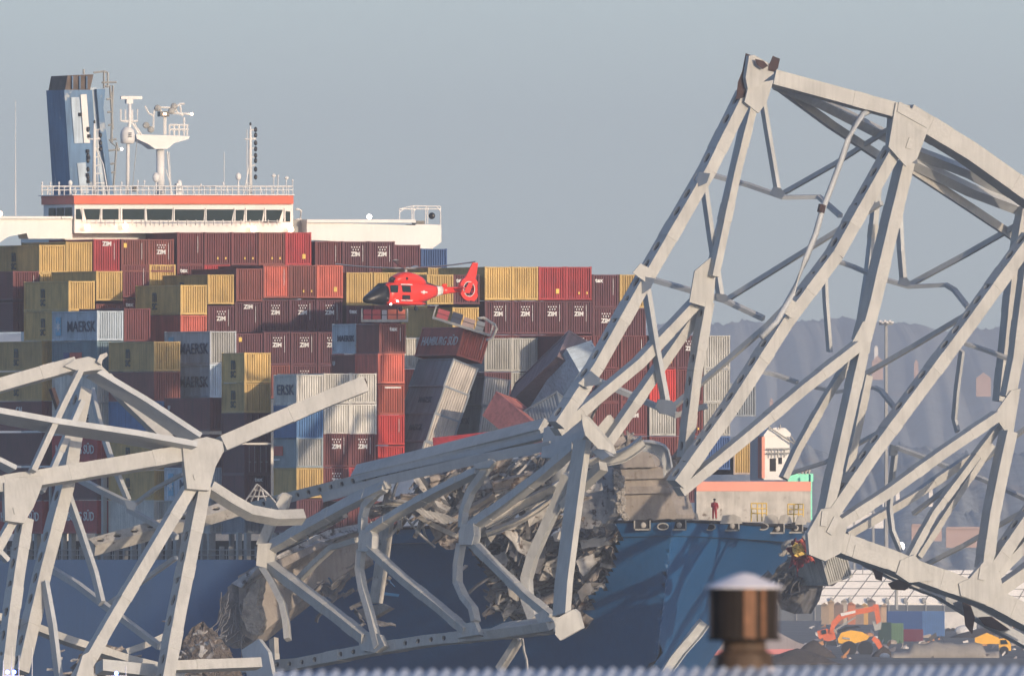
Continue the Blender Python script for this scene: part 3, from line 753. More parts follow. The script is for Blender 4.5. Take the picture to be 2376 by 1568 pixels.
tilt(4.0, 1125, 871, 8, 'slate', 'maersks', le2, H=2.591)
tilt(4.0, 1118, 941, 8, 'slate', 'maersks', le2)
tilt(4.0, 1108, 1011, 8, 'red', '', le2)
for i in (0, 1):
    for ch in ROWS[le2][i][1].children:
        if ch.name.startswith('end_wall'): ch.color = (.50, .49, .46, 1)
# fallen long boxes, lengthwise up to the right
def fallen(pc, ln, wd, ht, angle, col, row_, mk='', dy=-3, tip=25, spin=0):
    """pc = picture point of the centre; angle = picture angle of the long axis"""
    c = P(pc[0], pc[1], sp(pc[0], pc[1], bay(4.6)).y + dy)
    L = 12.19 if ln > 8 else 6.06
    ax = Vector((math.cos(R(angle))*math.cos(R(tip)), -math.sin(R(tip)), math.sin(R(angle))*math.cos(R(tip)))).normalized()
    x0 = ax.cross(Vector((0, -1, .2))).normalized(); z0 = x0.cross(ax)
    q = Matrix((x0, ax, z0)).transposed().to_4x4() @ Matrix.Rotation(R(spin), 4, 'Y')
    pos = c - (q @ Vector((CW/2, L/2, ht/2)))
    return container(pos, q.to_euler(), L, ht, col, mk, row_, False, pc[0])
fl = 'fallen boxes left of the tall truss'
fallen((1272,872), 12, 0, 2.896, 44, 'grey', fl, tip=58, spin=38)
fallen((1308,905), 12, 0, 2.591, 58, 'steel', fl, tip=55, spin=-20, dy=-5)
fallen((1203,980), 6, 0, 2.591, -40, 'salmon', fl, tip=45, spin=25, dy=-6)
fallen((1250,985), 6, 0, 2.591, 30, 'slate', fl, tip=20, spin=60, dy=-7)
fallen((1092,1044), 6, 0, 2.591, 6, 'red', fl, tip=10, spin=0, dy=-3)
ROWS[fl][0][1].color = (.20, .15, .16, 1)
for o_ in [ROWS[fl][2][1]] + list(ROWS[fl][2][1].children): o_.color = (.40, .15, .14, 1)
VERT = ('left stack with yellow ends', 'stack with a salmon red end', 'middle stack with two name sides', lean, le2)
for rn, its in ROWS.items():
    vert = 'column' in rn or rn in VERT or len({round(i[0]) for i in its}) == 1
    its.sort(key=(lambda t: -t[1].location.z) if vert else (lambda t: t[0])); n = len(its)
    for i, (sx_, o, col, mk) in enumerate(its):
        mks = [MKN[k] for k in mk.split('+') if k in MKN][:1]
        place = '' if n == 1 else ORD[i] + (' down in ' if vert else ' from left in ')
        lab = CN[col] + ' container' + ((', ' + mks[0]) if mks else '') + ', ' + (place or 'in ') + 'the ' + rn
        if len(lab.split()) > 16: lab = lab.replace(' the ', ' ')
        if len(lab.split()) > 16: lab = lab.replace(', ' + mks[0], '').replace('from left', 'from left')
        o['label'] = lab
# ================================================================ BRIDGE WRECKAGE
N_LIT = 'lit'; 
class Truss:
    def __init__(s, label, px, py, y, phi=35, tau=0):
        s.p0 = P(px, py, y); ph, ta = R(phi), R(tau)
        s.n = Vector((math.sin(ph)*math.cos(ta), -math.cos(ph)*math.cos(ta), math.sin(ta)))
        s.root = empty('bridge_truss', label, 'bridge wreck', 'sections of the collapsed steel bridge', s.p0 - Vector((0, 0, s.p0.z)))
    def pt(s, q):
        off = q[2] if len(q) > 2 else 0
        return hit(q[0], q[1], s.p0 - s.n*off, s.n)
    def add(s, mb, name, m, smooth=False, label=None, parent=None):
        o = mb.build(name, m, None, smooth)
        if parent is None: world_child(o, s.root)
        else: o.parent = parent; o.matrix_parent_inverse = Matrix.Translation(-Vector(s.root.location))
        if label: o['label'] = label
        return o
    def beam(s, name, pts, a=28, b=20, off=0, holes=False, n=None, m='steel', label=None, wa=None, wb=None):
        """a = seen width of the main face, b = seen width of the side face, in picture units"""
        n = Vector(n).normalized() if n is not None else s.n
        mx_ = sum(p[0] for p in pts)/len(pts)
        tw = -1.5/27 if name == 'sway_brace' and s.n.x > 0 else 0      # sway frames run across the bridge, towards the camera at their right end
        q = [s.pt((p[0], p[1], off + (p[2] if len(p) > 2 else 0) + (tw*(p[0]-max(r[0] for r in pts)) + (1 if tw else 0)))) for p in pts]
        mb = MB(); secs = []
        for i, p in enumerate(q):
            d = (q[min(i+1, len(q)-1)] - q[max(i-1, 0)]).normalized()
            sv = d.cross(n).normalized(); nn = sv.cross(d).normalized(); secs.append((p, sv, nn))
        p_, sv, nn = secs[len(secs)//2]; d = sv.cross(nn); d2 = Vector((d.x, d.z)).normalized()
        vis = lambda v: max(.3, abs(v.x*d2.y - v.z*d2.x))       # how wide the face really has to be to look that wide
        ws = wa if wa else a/27/vis(sv); wn = wb if wb else min(b/27/vis(nn), ws*1.5)
        if name == 'sway_brace': wn = min(wn, .42)
        if name in ('main_diagonal', 'main_chord', 'top_chord', 'post', 'diagonal', 'bottom_chord', 'long_diagonal'):
            Lt = (q[-1]-q[0]).length; kx = 0
            for i in range(len(q)-1):
                Ls = (q[i+1]-q[i]).length
                if Ls < 4.5: continue
                u = .35 + .3*random.random(); pc = q[i].lerp(q[i+1], u); dd = (q[i+1]-q[i]).normalized(); sv = dd.cross(n).normalized(); nn = sv.cross(dd).normalized()
                cm_ = MB(); hl = random.uniform(.5, 1.0)
                cm_.rings([[pc + dd*t + sv*x*(ws/2+.03) + nn*z*(wn/2+.03) for x, z in ((-1,-1),(1,-1),(1,1),(-1,1))] for t in (-hl, hl)]); s.add(cm_, 'splice_collar', M['splice'])
        if not holes:
            mb.rings([[p + sv*x*ws/2 + nn*z*wn/2 for x, z in ((-1,-1),(1,-1),(1,1),(-1,1))] for p, sv, nn in secs])
            return s.add(mb, name, M[m], label=label)
        dark = MB()
        for i in range(len(q)-1):
            p, sv, nn = secs[i]; e = q[i+1]; d = (e-p); L = d.length; d.normalize()
            sv = d.cross(n).normalized(); nn = sv.cross(d).normalized()
            hs = sv if sv.y < 0 else -sv             # perforated face looks towards the camera
            if holes == 'n': hs, nn2 = (nn if nn.y < 0 else -nn), sv; wh_, wo = ws, wn
            else: nn2 = nn; wh_, wo = wn, ws
            A = lambda t, u, v: p + d*t + nn2*(u*wh_/2) + hs*(v*wo/2)
            dp = min(.2, wo*.4)
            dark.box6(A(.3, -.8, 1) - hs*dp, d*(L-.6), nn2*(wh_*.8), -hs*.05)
            k = len(mb.v)
            for t in (0, L):
                for u, v in ((-1,1),(-1,-1),(1,-1),(1,1)): mb.v.append(A(t, u, v))
            mb.f += [[k,k+1,k+5,k+4],[k+1,k+2,k+6,k+5],[k+2,k+3,k+7,k+6],[k,k+3,k+2,k+1],[k+4,k+5,k+6,k+7]]
            nc = max(1, int(L/1.62)); cl = L/nc; rr = min(.40, wh_*.27)
            for c in range(nc):
                tc = (c+.5)*cl; k = len(mb.v)
                sq = [(tc+cl/2, 0),(tc+cl/2, 1),(tc, 1),(tc-cl/2, 1),(tc-cl/2, 0),(tc-cl/2, -1),(tc, -1),(tc+cl/2, -1)]
                for t, u in sq: mb.v.append(A(t, u, 1))
                for g in range(8):
                    an = g*math.pi/4; mb.v.append(A(tc+math.cos(an)*rr*1.25, math.sin(an)*rr/(wh_/2), 1))
                for g in range(8):
                    mb.v.append(mb.v[k+8+g] - hs*min(.35, wo*.8))
                for g in range(8):
                    h2 = (g+1) % 8; mb.f.append([k+g, k+h2, k+8+h2, k+8+g]); mb.f.append([k+8+g, k+8+h2, k+16+h2, k+16+g])
        ob_ = s.add(mb, name, M[m], label=label)
        s.add(dark, 'hole_shade_liner', M['hole'])  # dark liner added behind the holes, their shade is put into its colour
        return ob_
    def plate(s, pts, off=0, th=.16, name='gusset_plate', m='steel', n=None, label=None, parent=None):
        mx_ = sum(p[0] for p in pts)/len(pts); tw = -1.5/27 if m == 'steel_cool' and s.n.x > 0 else 0
        q = [s.pt((p[0], p[1], off + (p[2] if len(p) > 2 else 0) + tw*(p[0]-mx_))) for p in pts]
        return s.add(MB().prism(q, -(s.n if n is None else Vector(n))*th), name, M[m], label=label, parent=parent)
SH = (-.86, -.50, -.12)      # faces turned to the shaded side
# ---- tall section on the right
TR = Truss('tall grey bridge section leaning over the bow, the biggest wreck on the right', 1900, 1200, -45, 28, 0)
B = TR.beam
# far truss first
B('post', [(1742,230,7),(1648,640,7)], 15, 14, m='steel_cool'); 
B('diagonal', [(1622,692,4),(1480,842,4),(1290,1000,4)], 22, 22)
B('diagonal', [(1630,705,5),(1530,850,5),(1405,1030,5)], 20, 20)
B('post', [(1640,700,3),(1612,860,3),(1588,1060,3)], 20, 16, holes=True)
TR.plate([(1612,628),(1650,596),(1664,600),(1655,700),(1640,712),(1600,700)], 2.4)
B('post', [(1752,215,2),(1706,400,2),(1655,640,2)], 16, 17)
# diagonal one
B('main_diagonal', [(1729,215),(1640,395),(1498,640),(1380,850),(1290,985)], 26, 22, holes=True)
for pg in ([(1486,610),(1520,628),(1500,655),(1468,632)], [(1372,858),(1392,866),(1366,902),(1342,888)]): TR.plate(pg, -1.25, .1, 'splice_plate', 'splice')
TR.plate([(1737,196),(1795,185),(1779,237),(1760,262),(1728,236)], -1.3)
B('diagonal_brace', [(1765,205,3),(1782,310,3),(1804,440,3)], 9, 8, n=SH, m='steel_cool')
# top chord
B('top_chord', [(1786,178),(2096,262)], 34, 20, off=-.2)
B('top_chord', [(2096,262),(2240,350),(2440,492)], 42, 20, off=-.2)
b = MB(); q = [TR.pt(p) for p in ((1722,165,-.8),(1730,123,-.8),(1742,127,-.8),(1740,170,-.8),(1728,225,-.8),(1708,230,-.8),(1712,190,-.8))]; b.prism(q, (0,.5,0)); TR.add(b, 'torn_end', M['rust'], label='rust brown torn chord end')
b = MB(); q = [TR.pt(p) for p in ((1784,150,-1.6),(1793,129,-1.6),(1810,136,-1.6),(1805,158,-1.6),(1796,166,-1.6),(1783,163,-1.6))]; b.prism(q, (0,.5,0)); TR.add(b, 'torn_end', M['rust'], label='rust brown torn chord end')
TR.plate([(1738,129),(1750,127),(1790,150),(1796,170),(1775,186),(1760,200),(1735,205),(1730,180)], -1.5, .5, 'gusset_plate')
b = MB(); b.prism([TR.pt(p) for p in ((1752,136,-2),(1772,141,-2),(1782,152,-2),(1770,160,-2),(1756,150,-2))], (0,.1,0)); TR.add(b, 'torn_edge', M['rust'])
B('lateral_strut', [(1788,172,2),(1880,205,4),(2066,262,6)], 14, 10, n=(-.3,-.8,-.55), m='steel_cool')
B('lateral_strut', [(1796,192,2),(1900,235,5),(2062,318,8)], 20, 10, n=(-.2,-.9,-.2))
B('lateral_strut', [(1796,192,4),(1930,290,8),(2055,372,10)], 17, 10, n=(.3,-.9,0))
B('lateral_strut', [(2120,350,3),(2250,400,5),(2400,478,7)], 19, 10, n=(-.3,-.8,-.55), m='steel_cool')
B('lateral_strut', [(2118,376,4),(2250,440,6),(2400,496,7)], 20, 12, n=(-.3,-.8,-.45), m='steel_cool')
B('lateral_strut', [(2112,390,5),(2250,480,8),(2370,560,9)], 18, 10, n=(.2,-.9,0))
# second post and diagonal
B('post', [(2040,390,9),(2032,470,9),(2014,640,9),(1995,760,9)], 12, 14, m='steel_cool')
B('post', [(2100,375,1),(2050,580,1),(2022,700,1),(1998,790,1)], 26, 27)
B('main_diagonal', [(2072,345),(1935,590),(1820,745),(1690,948),(1566,1122)], 27, 22, holes=True)
TR.plate([(2079,238),(2090,236),(2161,280),(2128,368),(2103,386),(2062,340)], -1.4)
TR.plate([(2086,236),(2158,280),(2150,296),(2082,258)], -1.5, .08, 'splice_plate', 'splice')
TR.plate([(2110,318),(2122,320),(2116,346),(2102,342)], -1.5, .08, 'splice_plate', 'splice')
B('post', [(2072,245,3),(2066,345,3)], 10, 14, n=SH, m='steel_cool')
TR.plate([(1838,694),(1858,708),(1838,738),(1815,722)], -1.4, .1, 'splice_plate', 'splice')
TR.plate([(1372,860),(1394,878),(1386,892),(1352,896),(1358,872)], -2.2, .3, 'gusset_plate', 'steel_cool')
# sway bracing of the first bay
g = 'steel_cool'
B('sway_brace', [(1640,402,-1),(1735,428,1),(1818,457,2),(1900,456,4),(1950,500,2)], 9, 9, n=SH, m=g)
B('sway_brace', [(2064,298,5),(1940,378,4),(1820,446,3)], 9, 11, n=SH, m=g)
TR.plate([(1797,432),(1812,436),(1822,448),(1816,458),(1800,456),(1788,448)], 1.2, .2, 'gusset_plate', g)
B('sway_brace', [(1632,420,-.6),(1650,550,1),(1672,690,2.4)], 10, 9, n=SH, m=g)
TR.plate([(1624,398),(1648,402),(1640,424),(1622,432),(1616,415)], -1.4, .3, 'gusset_plate', g)
B('sway_brace', [(1505,645,-1),(1680,695,2),(1772,738,4)], 10, 9, n=SH, m=g)
TR.plate([(1492,640),(1520,645),(1510,668),(1492,680),(1484,665)], -1.4, .3, 'gusset_plate', g)
TR.plate([(1662,680),(1684,682),(1694,694),(1684,700),(1664,696)], 1.4, .3, 'gusset_plate', g)
B('sway_brace', [(2045,470,6),(1935,540,5),(1690,692,3)], 10, 11, n=SH, m=g)
B('sway_brace', [(1499,668,-.8),(1520,800,1),(1546,940,3)], 12, 10, n=SH, m=g)
B('sway_brace', [(1376,878,-1.4),(1470,918,1),(1570,962,2),(1640,940,4)], 12, 10, n=SH, m=g)
TR.plate([(1530,925),(1560,928),(1570,948),(1562,962),(1534,958),(1522,944)], 1.2, .3, 'gusset_plate', g)
B('sway_brace', [(1930,600,5),(1780,755,4),(1565,940,3)], 10, 11, n=SH, m=g)
B('sway_brace', [(1935,602,1),(1980,618,2),(2022,636,2)], 7, 9, n=SH, m=g)
B('sway_brace', [(1912,610,1),(1916,700,2),(1925,815,3)], 8, 7, n=SH, m=g)
B('sway_brace', [(2052,647,3),(2110,664,4),(2195,660,5),(2215,672,5),(2246,712,3)], 9, 9, n=SH, m=g)
B('sway_brace', [(2086,500,3),(2090,580,3),(2096,650,4)], 10, 8, n=SH, m=g)
B('sway_brace', [(2110,660,4),(2240,590,5),(2380,510,5)], 11, 11, n=SH, m=g)
TR.plate([(2090,643),(2104,643),(2114,655),(2106,664),(2086,658)], 3.0, .25, 'gusset_plate', g)
B('sway_brace', [(1762,860,1),(1800,868,2),(1850,886,3)], 7, 7, n=SH, m=g)
B('sway_brace', [(1880,894,4),(1945,908,4),(1985,900,4),(2030,898,4),(2044,905,4),(2082,952,2)], 8, 8, n=SH, m=g)
B('sway_brace', [(2002,870,4),(2120,802,4),(2244,728,3)], 10, 11, n=SH, m=g)
B('sway_brace', [(2240,796,1),(2290,812,2),(2342,832,3)], 7, 8, n=SH, m=g)
B('sway_brace', [(2232,812,1),(2220,900,2),(2214,970,3),(2222,1000,3)], 8, 6, n=SH, m=g)
# hanging bent rod
b = MB(); b.tube([TR.pt(p) for p in ((2062,252,2),(2030,252,1),(2002,264,-1),(1984,290,-2),(1968,325,-2),(1952,370,-2),(1930,430,-2),(1908,486,-2),(1893,540,-2),(1870,600,-2),(1838,680,-2),(1802,745,-2),(1766,782,-2))], .26, 6); TR.add(b, 'bent_rod', M['steel_cool'], True)
b = MB(); b.tube([TR.pt(p) for p in ((1908,474,-2.1),(1904,492,-2.1))], .32, 6); TR.add(b, 'rusty_joint', M['rust'])
# third node and members
TR.plate([(2003,745),(2026,742),(2018,818),(2000,830),(1986,824),(1974,800)], .2)
B('diagonal', [(1990,800),(1860,902),(1740,1004),(1575,1140)], 22, 17)
B('diagonal', [(1985,815,3),(1915,925,3),(1850,1040,3),(1818,1108,3)], 14, 18)
B('post', [(1996,820),(1965,960),(1942,1060),(1912,1200)], 22, 18, holes=False)
B('post', [(2012,870,6),(1985,1000,6),(1956,1130,6)], 16, 12)
B('main_diagonal', [(2390,548),(2240,756),(2110,930),(2024,1046),(1925,1190)], 27, 22, holes=True)
B('sway_brace', [(2088,975,3),(2020,1012,4),(1918,1070,5),(1830,1098,5)], 8, 9, n=SH, m=g)
B('sway_brace', [(2078,1036,1),(2140,1058,2),(2200,1082,3),(2280,1110,3),(2400,1165,4)], 8, 8, n=SH, m=g)
TR.plate([(2068,1030),(2088,1036),(2080,1056),(2066,1056)], .3, .3, 'gusset_plate', g)
B('sway_brace', [(2077,1050,1),(2068,1120,2),(2064,1180,2),(2070,1230,2),(2090,1278,3)], 8, 7, n=SH, m=g)
B('sway_brace', [(2390,985,6),(2290,1060,5),(2120,1190,5)], 8, 9, n=SH, m=g)
# right post and node
B('post', [(2376,480,6),(2350,640,6),(2334,800,6),(2320,930,6)], 20, 24)
B('post', [(2392,560,1),(2372,700,1),(2356,830,1),(2338,920,1)], 24, 14)
TR.plate([(2346,905),(2368,900),(2352,1000),(2334,1004),(2326,990),(2306,962)], .2)
B('diagonal', [(2314,962),(2184,1050),(2060,1140),(1950,1212)], 22, 17)
B('diagonal', [(2250,1060,8),(2120,1150,8),(1965,1240,8)], 16, 10)
B('diagonal', [(2318,985,2),(2240,1090,2),(2165,1190,2),(2105,1300,2)], 14, 20)
B('diagonal', [(2300,1030,6),(2220,1150,6),(2130,1290,6)], 12, 10)
B('post', [(2340,1000),(2318,1100),(2300,1190),(2282,1316)], 24, 20)
B('main_diagonal', [(2460,1090),(2376,1205),(2300,1316)], 26, 20, holes=True)
B('diagonal', [(2420,1210),(2360,1280),(2300,1340)], 20, 14)
B('sway_brace', [(2145,1310,2),(2240,1262,3),(2330,1210,3),(2420,1160,3)], 9, 11, n=SH, m=g)
B('diagonal', [(2440,1275,2),(2370,1330,2),(2310,1372,2)], 26, 20)
# bottom chord and big gussets
TR.plate([(1905,1180),(1932,1176),(1950,1198),(1968,1212),(1958,1250),(1950,1282),(1915,1300),(1878,1285),(1874,1235)], -1.4, .5)
TR.plate([(1908,1184),(1922,1182),(1918,1220),(1904,1218)], -1.55, .08, 'splice_plate', 'splice')
TR.plate([(1936,1196),(1950,1206),(1930,1240),(1918,1232)], -1.55, .08, 'splice_plate', 'splice')
B('bottom_chord', [(1915,1250),(2050,1296),(2120,1325),(2290,1385),(2460,1475)], 46, 24, off=.2)
TR.plate([(1985,1262),(2060,1288),(2055,1318),(1978,1292)], -1.2, .08, 'splice_plate', 'splice')
TR.plate([(2090,1298),(2122,1285),(2150,1320),(2165,1345),(2110,1350),(2080,1330)], -1.3, .4)
TR.plate([(2284,1300),(2312,1306),(2320,1330),(2330,1370),(2290,1402),(2230,1380),(2225,1352),(2250,1340)], -1.3, .5)
TR.plate([(2276,1308),(2292,1312),(2284,1345),(2270,1342)], -1.45, .08, 'splice_plate', 'splice')
B('bottom_chord', [(2010,1300,8),(2070,1330,8),(2180,1375,8),(2250,1418,8),(2400,1500,8)], 22, 20, m='steel_cool')
b = MB()
for pg in ([(2024,1318,6),(2036,1312,6),(2050,1325,6),(2046,1346,6),(2032,1342,6)], [(2060,1352,6),(2085,1342,6),(2120,1352,6),(2100,1368,6),(2070,1366,6)], [(2232,1390,6),(2250,1396,6),(2262,1430,6),(2256,1470,6),(2240,1450,6),(2236,1415,6)], [(2270,1430,6),(2300,1428,6),(2345,1460,6),(2320,1462,6),(2285,1450,6)]):
    b = MB(); b.prism([TR.pt(p) for p in pg], (0,1.2,0)); TR.add(b, 'torn_bracket', M['rust'])
# ---- left section in the foreground
TL_ = Truss('pale tangled bridge section crossing the lower left of the picture', 300, 1200, -60, 27, 14)
B = TL_.beam; UP = (-.45, -.85, .15)
B('diagonal', [(245,875,6),(300,935,6),(400,1030,5)], 22, 10)
B('post', [(192,905,5),(170,1010,5),(150,1130,5),(100,1320,5),(45,1560,5)], 27, 20, holes=True)
B('diagonal', [(120,900,6),(140,960,6)], 8, 8, m='rust')
B('main_diagonal', [(190,930,4),(125,1080,4),(95,1140,4)], 12, 16, m='steel_cool')
B('top_chord', [(-40,905),(60,876),(168,846)], 30, 14)
TL_.plate([(150,848),(175,832),(205,826),(235,836),(238,856),(212,858),(190,862),(172,856)], -1.2, 1.6, 'gusset_plate', 'steel')
TL_.plate([(225,838),(232,822),(248,816),(250,824),(238,834),(236,845)], -1.6, .2, 'torn_plate', 'scrap2')
B('lateral_strut', [(212,862,1),(330,934,1),(458,1020,0)], 26, 14, n=(-.84,-.5,-.3), m='steel_cool', wb=.5)
B('lateral_strut', [(232,852,2),(275,892,2)], 6, 6)
B('lateral_strut', [(-30,958,-1),(120,985,-1),(300,1012,-1),(440,1038,-1)], 25, 14, n=(-.84,-.5,-.3), m='steel_cool', wb=.5)
B('post', [(184,862,-2),(150,930,-2),(122,990,-2),(75,1092,-2)], 13, 10)
B('lateral_strut', [(-30,1058,-1),(30,1088,-1)], 16, 8, n=(-.84,-.5,-.3), m='steel_cool', wb=.4)
B('main_chord', [(-60,1134),(100,1108),(270,1080),(430,1052)], 36, 12, off=-.4)
B('main_chord', [(512,1030),(600,992),(760,924),(842,892)], 36, 10, off=-.4)
TL_.plate([(424,1036),(516,1022),(520,1044),(500,1082),(486,1136),(434,1132),(428,1080)], -1.4, .5)
TL_.plate([(448,1100),(460,1092),(464,1102),(452,1112)], -1.5, .06, 'splice_plate', 'splice')
TL_.plate([(440,1032),(450,1018),(480,1012),(510,1020),(516,1028)], -.8, 2.0, 'gusset_plate')
TL_.plate([(835,888),(848,876),(852,886),(846,900),(838,902)], -.6, .6, 'torn_end', 'rust')
TL_.plate([(10,1118),(104,1102),(96,1130),(78,1175),(56,1212),(12,1206)], -1.4, .5)
TL_.plate([(20,1108),(42,1094),(82,1092),(96,1102)], -1.2, 2.0, 'gusset_plate')
TL_.plate([(30,1176),(44,1166),(46,1180),(34,1192)], -1.5, .06, 'splice_plate', 'splice')
B('main_diagonal', [(440,1130),(345,1290),(250,1450),(165,1600)], 25, 25)
B('post', [(468,1130),(440,1270),(410,1420),(378,1600)], 27, 20, holes=True)
B('post', [(58,1205),(38,1330),(22,1450),(5,1600)], 24, 18, holes=True)
B('diagonal', [(30,1205),(-40,1330)], 18, 12)
TL_.plate([(192,1518),(215,1506),(218,1570),(170,1590)], -1.4, .4)
g = 'steel_cool'
B('sway_brace', [(212,902,4),(232,985,4),(262,1075,3),(298,1160,3)], 8, 8, n=SH, m=g)
B('sway_brace', [(180,1108,2),(240,1140,2),(308,1172,2)], 12, 9, n=SH, m=g)
B('sway_brace', [(425,1098,2),(360,1132,2),(308,1172,2)], 7, 10, n=SH, m=g)
TL_.plate([(288,1158),(306,1160),(318,1168),(312,1184),(296,1178)], 1, .3, 'gusset_plate', g)
B('sway_brace', [(152,1130,1),(190,1240,1),(220,1330,1),(236,1398,1)], 11, 9, n=SH, m=g)
B('sway_brace', [(105,1310,2),(180,1355,2),(250,1408,2),(370,1498,2)], 12, 9, n=SH, m=g)
B('sway_brace', [(408,1292,2),(340,1340,2),(252,1400,2)], 9, 10, n=SH, m=g)
B('sway_brace', [(104,1350,1),(122,1450,1),(140,1600,1)], 12, 9, n=SH, m=g)
B('sway_brace', [(298,1180,3),(360,1215,3),(410,1245,3)], 10, 8, n=SH, m=g)
B('bottom_chord', [(-30,1425,7),(80,1455,7),(150,1482,6),(300,1530,6),(360,1545,6)], 16, 18)
B('bottom_chord', [(290,1512,6),(340,1494,6),(400,1465,6)], 14, 12)
B('bottom_chord', [(380,1546,1),(600,1538,1)], 22, 16, label='thick horizontal bottom chord')
B('bottom_chord', [(230,1545,4),(420,1566,4)], 26, 16, m='steel_cool')
B('diagonal', [(-20,1260,6),(18,1300,6)], 10, 8, m=g)
B('broken_stringer', [(212,1268,8),(330,1236,8),(480,1196,8),(560,1172,8)], 22, 20, n=(.1,-.8,-.55), holes=True, m='scrap2')
# bent member hanging off the right node
B('bent_member', [(486,1130),(540,1165),(580,1188),(640,1200),(702,1198)], 20, 18, n=(.2,-.75,.5))
# ---- middle section slumped over the bow
TM = Truss('collapsed bridge span with buckled posts draped over the torn bow', 1000, 1250, -28, -56, 10)
B = TM.beam; LO = (-.84, -.52, -.2)
B('upper_chord', [(826,1094,1),(960,1062,1),(1102,1026,1),(1262,986,1)], 22, 12, n=(-.68,-.42,.6), m='steel')
B('upper_chord', [(832,1108,0),(960,1078,0),(1110,1046,0),(1275,1005,0)], 12, 12, n=LO, m='steel_cool')
B('lower_chord', [(520,1194,1),(640,1160,1),(820,1115,1),(1000,1070,1),(1180,1030,1),(1270,1006,1)], 24, 20, holes='n', n=LO)
B('side_web', [(760,1150,-.6),(900,1112,-.6),(1100,1066,-.6),(1290,1030,-.6)], 22, 10, n=LO, m='steel_cool')
TM.plate([(1262,992),(1300,975),(1340,952),(1352,970),(1356,1010),(1335,1040),(1290,1062),(1255,1060)], -1.2, .7, 'crushed_node', 'steel_cool')
TM.plate([(1270,985),(1310,962),(1345,948),(1350,954),(1318,974),(1280,992)], -1.8, .2, 'torn_edge', 'rust')
TM.add(MB().prism([P(x, y, -52 + (x-[(1350,962),(1362,968),(1416,1030),(1424,1052),(1404,1042),(1388,1040),(1358,1008),(1352,985)][0][0])*.02) for x, y in [(1350,962),(1362,968),(1416,1030),(1424,1052),(1404,1042),(1388,1040),(1358,1008),(1352,985)]], (.25, .4, .05)), 'torn_plate', M['steel'], label='pale torn plate catching the light')
TM.add(MB().prism([P(x, y, -49 + (x-[(1378,1000),(1410,962),(1428,985),(1398,1022)][0][0])*.02) for x, y in [(1378,1000),(1410,962),(1428,985),(1398,1022)]], (.25, .4, .05)), 'torn_plate', M['steel'])
TM.plate([(1372,1045),(1396,1038),(1416,1056),(1396,1066)], -1.8, .5, 'torn_plate', 'steel_cool')
B('main_post', [(1352,1020,-2),(1338,1120,-2),(1322,1240,-2),(1308,1350,-2),(1303,1425,-2)], 13, 30, n=(.5,-.86,.0), label='tall thick post with one sunlit edge', wb=2.1)
TM.add(MB().prism([P(x, y, -52 + (x-[(1292,1440),(1300,1428),(1330,1412),(1340,1420),(1350,1456),(1300,1484),(1288,1470)][0][0])*.02) for x, y in [(1292,1440),(1300,1428),(1330,1412),(1340,1420),(1350,1456),(1300,1484),(1288,1470)]], (.25, .4, .05)), 'torn_plate', M['steel'], label='bright square plate at the foot of the tall post')
B('curved_brace', [(1318,1100,2),(1290,1170,2),(1258,1240,2),(1236,1290,2),(1222,1340,2),(1224,1395,2),(1242,1440,2)], 20, 18, n=(-.3,-.9,0))
B('main_diagonal', [(1400,1080,2),(1345,1130,2),(1310,1175,2)], 16, 16)
# nodes
def node(pg, off): TM.plate(pg, off, .7, 'gusset_plate', 'steel')
node([(1070,1214),(1098,1212),(1100,1240),(1094,1262),(1064,1262),(1064,1232)], -1.6)
B('buckled_post', [(1074,1222,-1),(1076,1185,-1),(1092,1140,-1),(1120,1100,-1),(1142,1070,-1)], 12, 12, n=LO)
B('diagonal', [(1092,1222,-1),(1170,1168,-1),(1260,1100,-1),(1335,1036,-1)], 15, 16, n=(-.8,-.5,.35))
B('diagonal', [(1094,1256,-1),(1160,1322,-1),(1220,1380,-1),(1282,1430,-1)], 14, 12, n=LO)
B('buckled_post', [(1070,1260,-1),(1062,1310,-1),(1062,1350,-1),(1078,1385,-1),(1098,1410,-1),(1104,1440,-1)], 11, 12, n=(-.6,-.7,0))
TM.plate([(1098,1076),(1140,1064),(1148,1070),(1134,1084),(1104,1086)], -1.8, .3)
node([(835,1228),(858,1228),(864,1240),(862,1270),(850,1278),(830,1276),(832,1240)], -1.4)
B('buckled_post', [(842,1234,-1),(842,1200,-1),(848,1172,-1),(872,1145,-1),(900,1124,-1)], 12, 12, n=LO)
B('diagonal', [(856,1232,-1),(930,1185,-1),(1020,1136,-1),(1110,1092,-1)], 13, 14, n=(-.8,-.5,.35))
B('diagonal', [(858,1272,-1),(940,1345,-1),(1020,1408,-1),(1082,1462,-1)], 14, 13, n=LO)
B('buckled_post', [(838,1274,-1),(834,1320,-1),(842,1365,-1),(858,1420,-1),(878,1500,-1)], 12, 11, n=(-.6,-.7,0))
B('post', [(900,1200,4),(888,1290,4),(872,1398,4)], 22, 10, m='scrap2')
TM.plate([(828,1414,2),(850,1406,2),(886,1398,2),(905,1408,2),(850,1440,2)], 1, .5, 'torn_plate', 'conc')
TM.add(MB().prism([P(x, y, -11 + (x-[(598,1260),(636,1258),(634,1310),(622,1318),(594,1310)][0][0])*.02) for x, y in [(598,1260),(636,1258),(634,1310),(622,1318),(594,1310)]], (.25, .4, .05)), 'gusset_plate', M['steel'])
B('bent_member', [(608,1262,-1),(628,1215,-1),(645,1180,-1),(660,1150,-1)], 22, 12, n=(0,-.9,.3), label='pale bent strap above the left node')
TM.add(MB().prism([P(x, y, -13 + (x-[(640,1168),(656,1142),(672,1150),(664,1178),(650,1186)][0][0])*.02) for x, y in [(640,1168),(656,1142),(672,1150),(664,1178),(650,1186)]], (.25, .4, .05)), 'torn_plate', M['steel'])
B('long_diagonal', [(630,1268,-1),(720,1216,-1),(800,1172,-1),(896,1124,-1)], 20, 14, n=(-.72,-.46,.5))
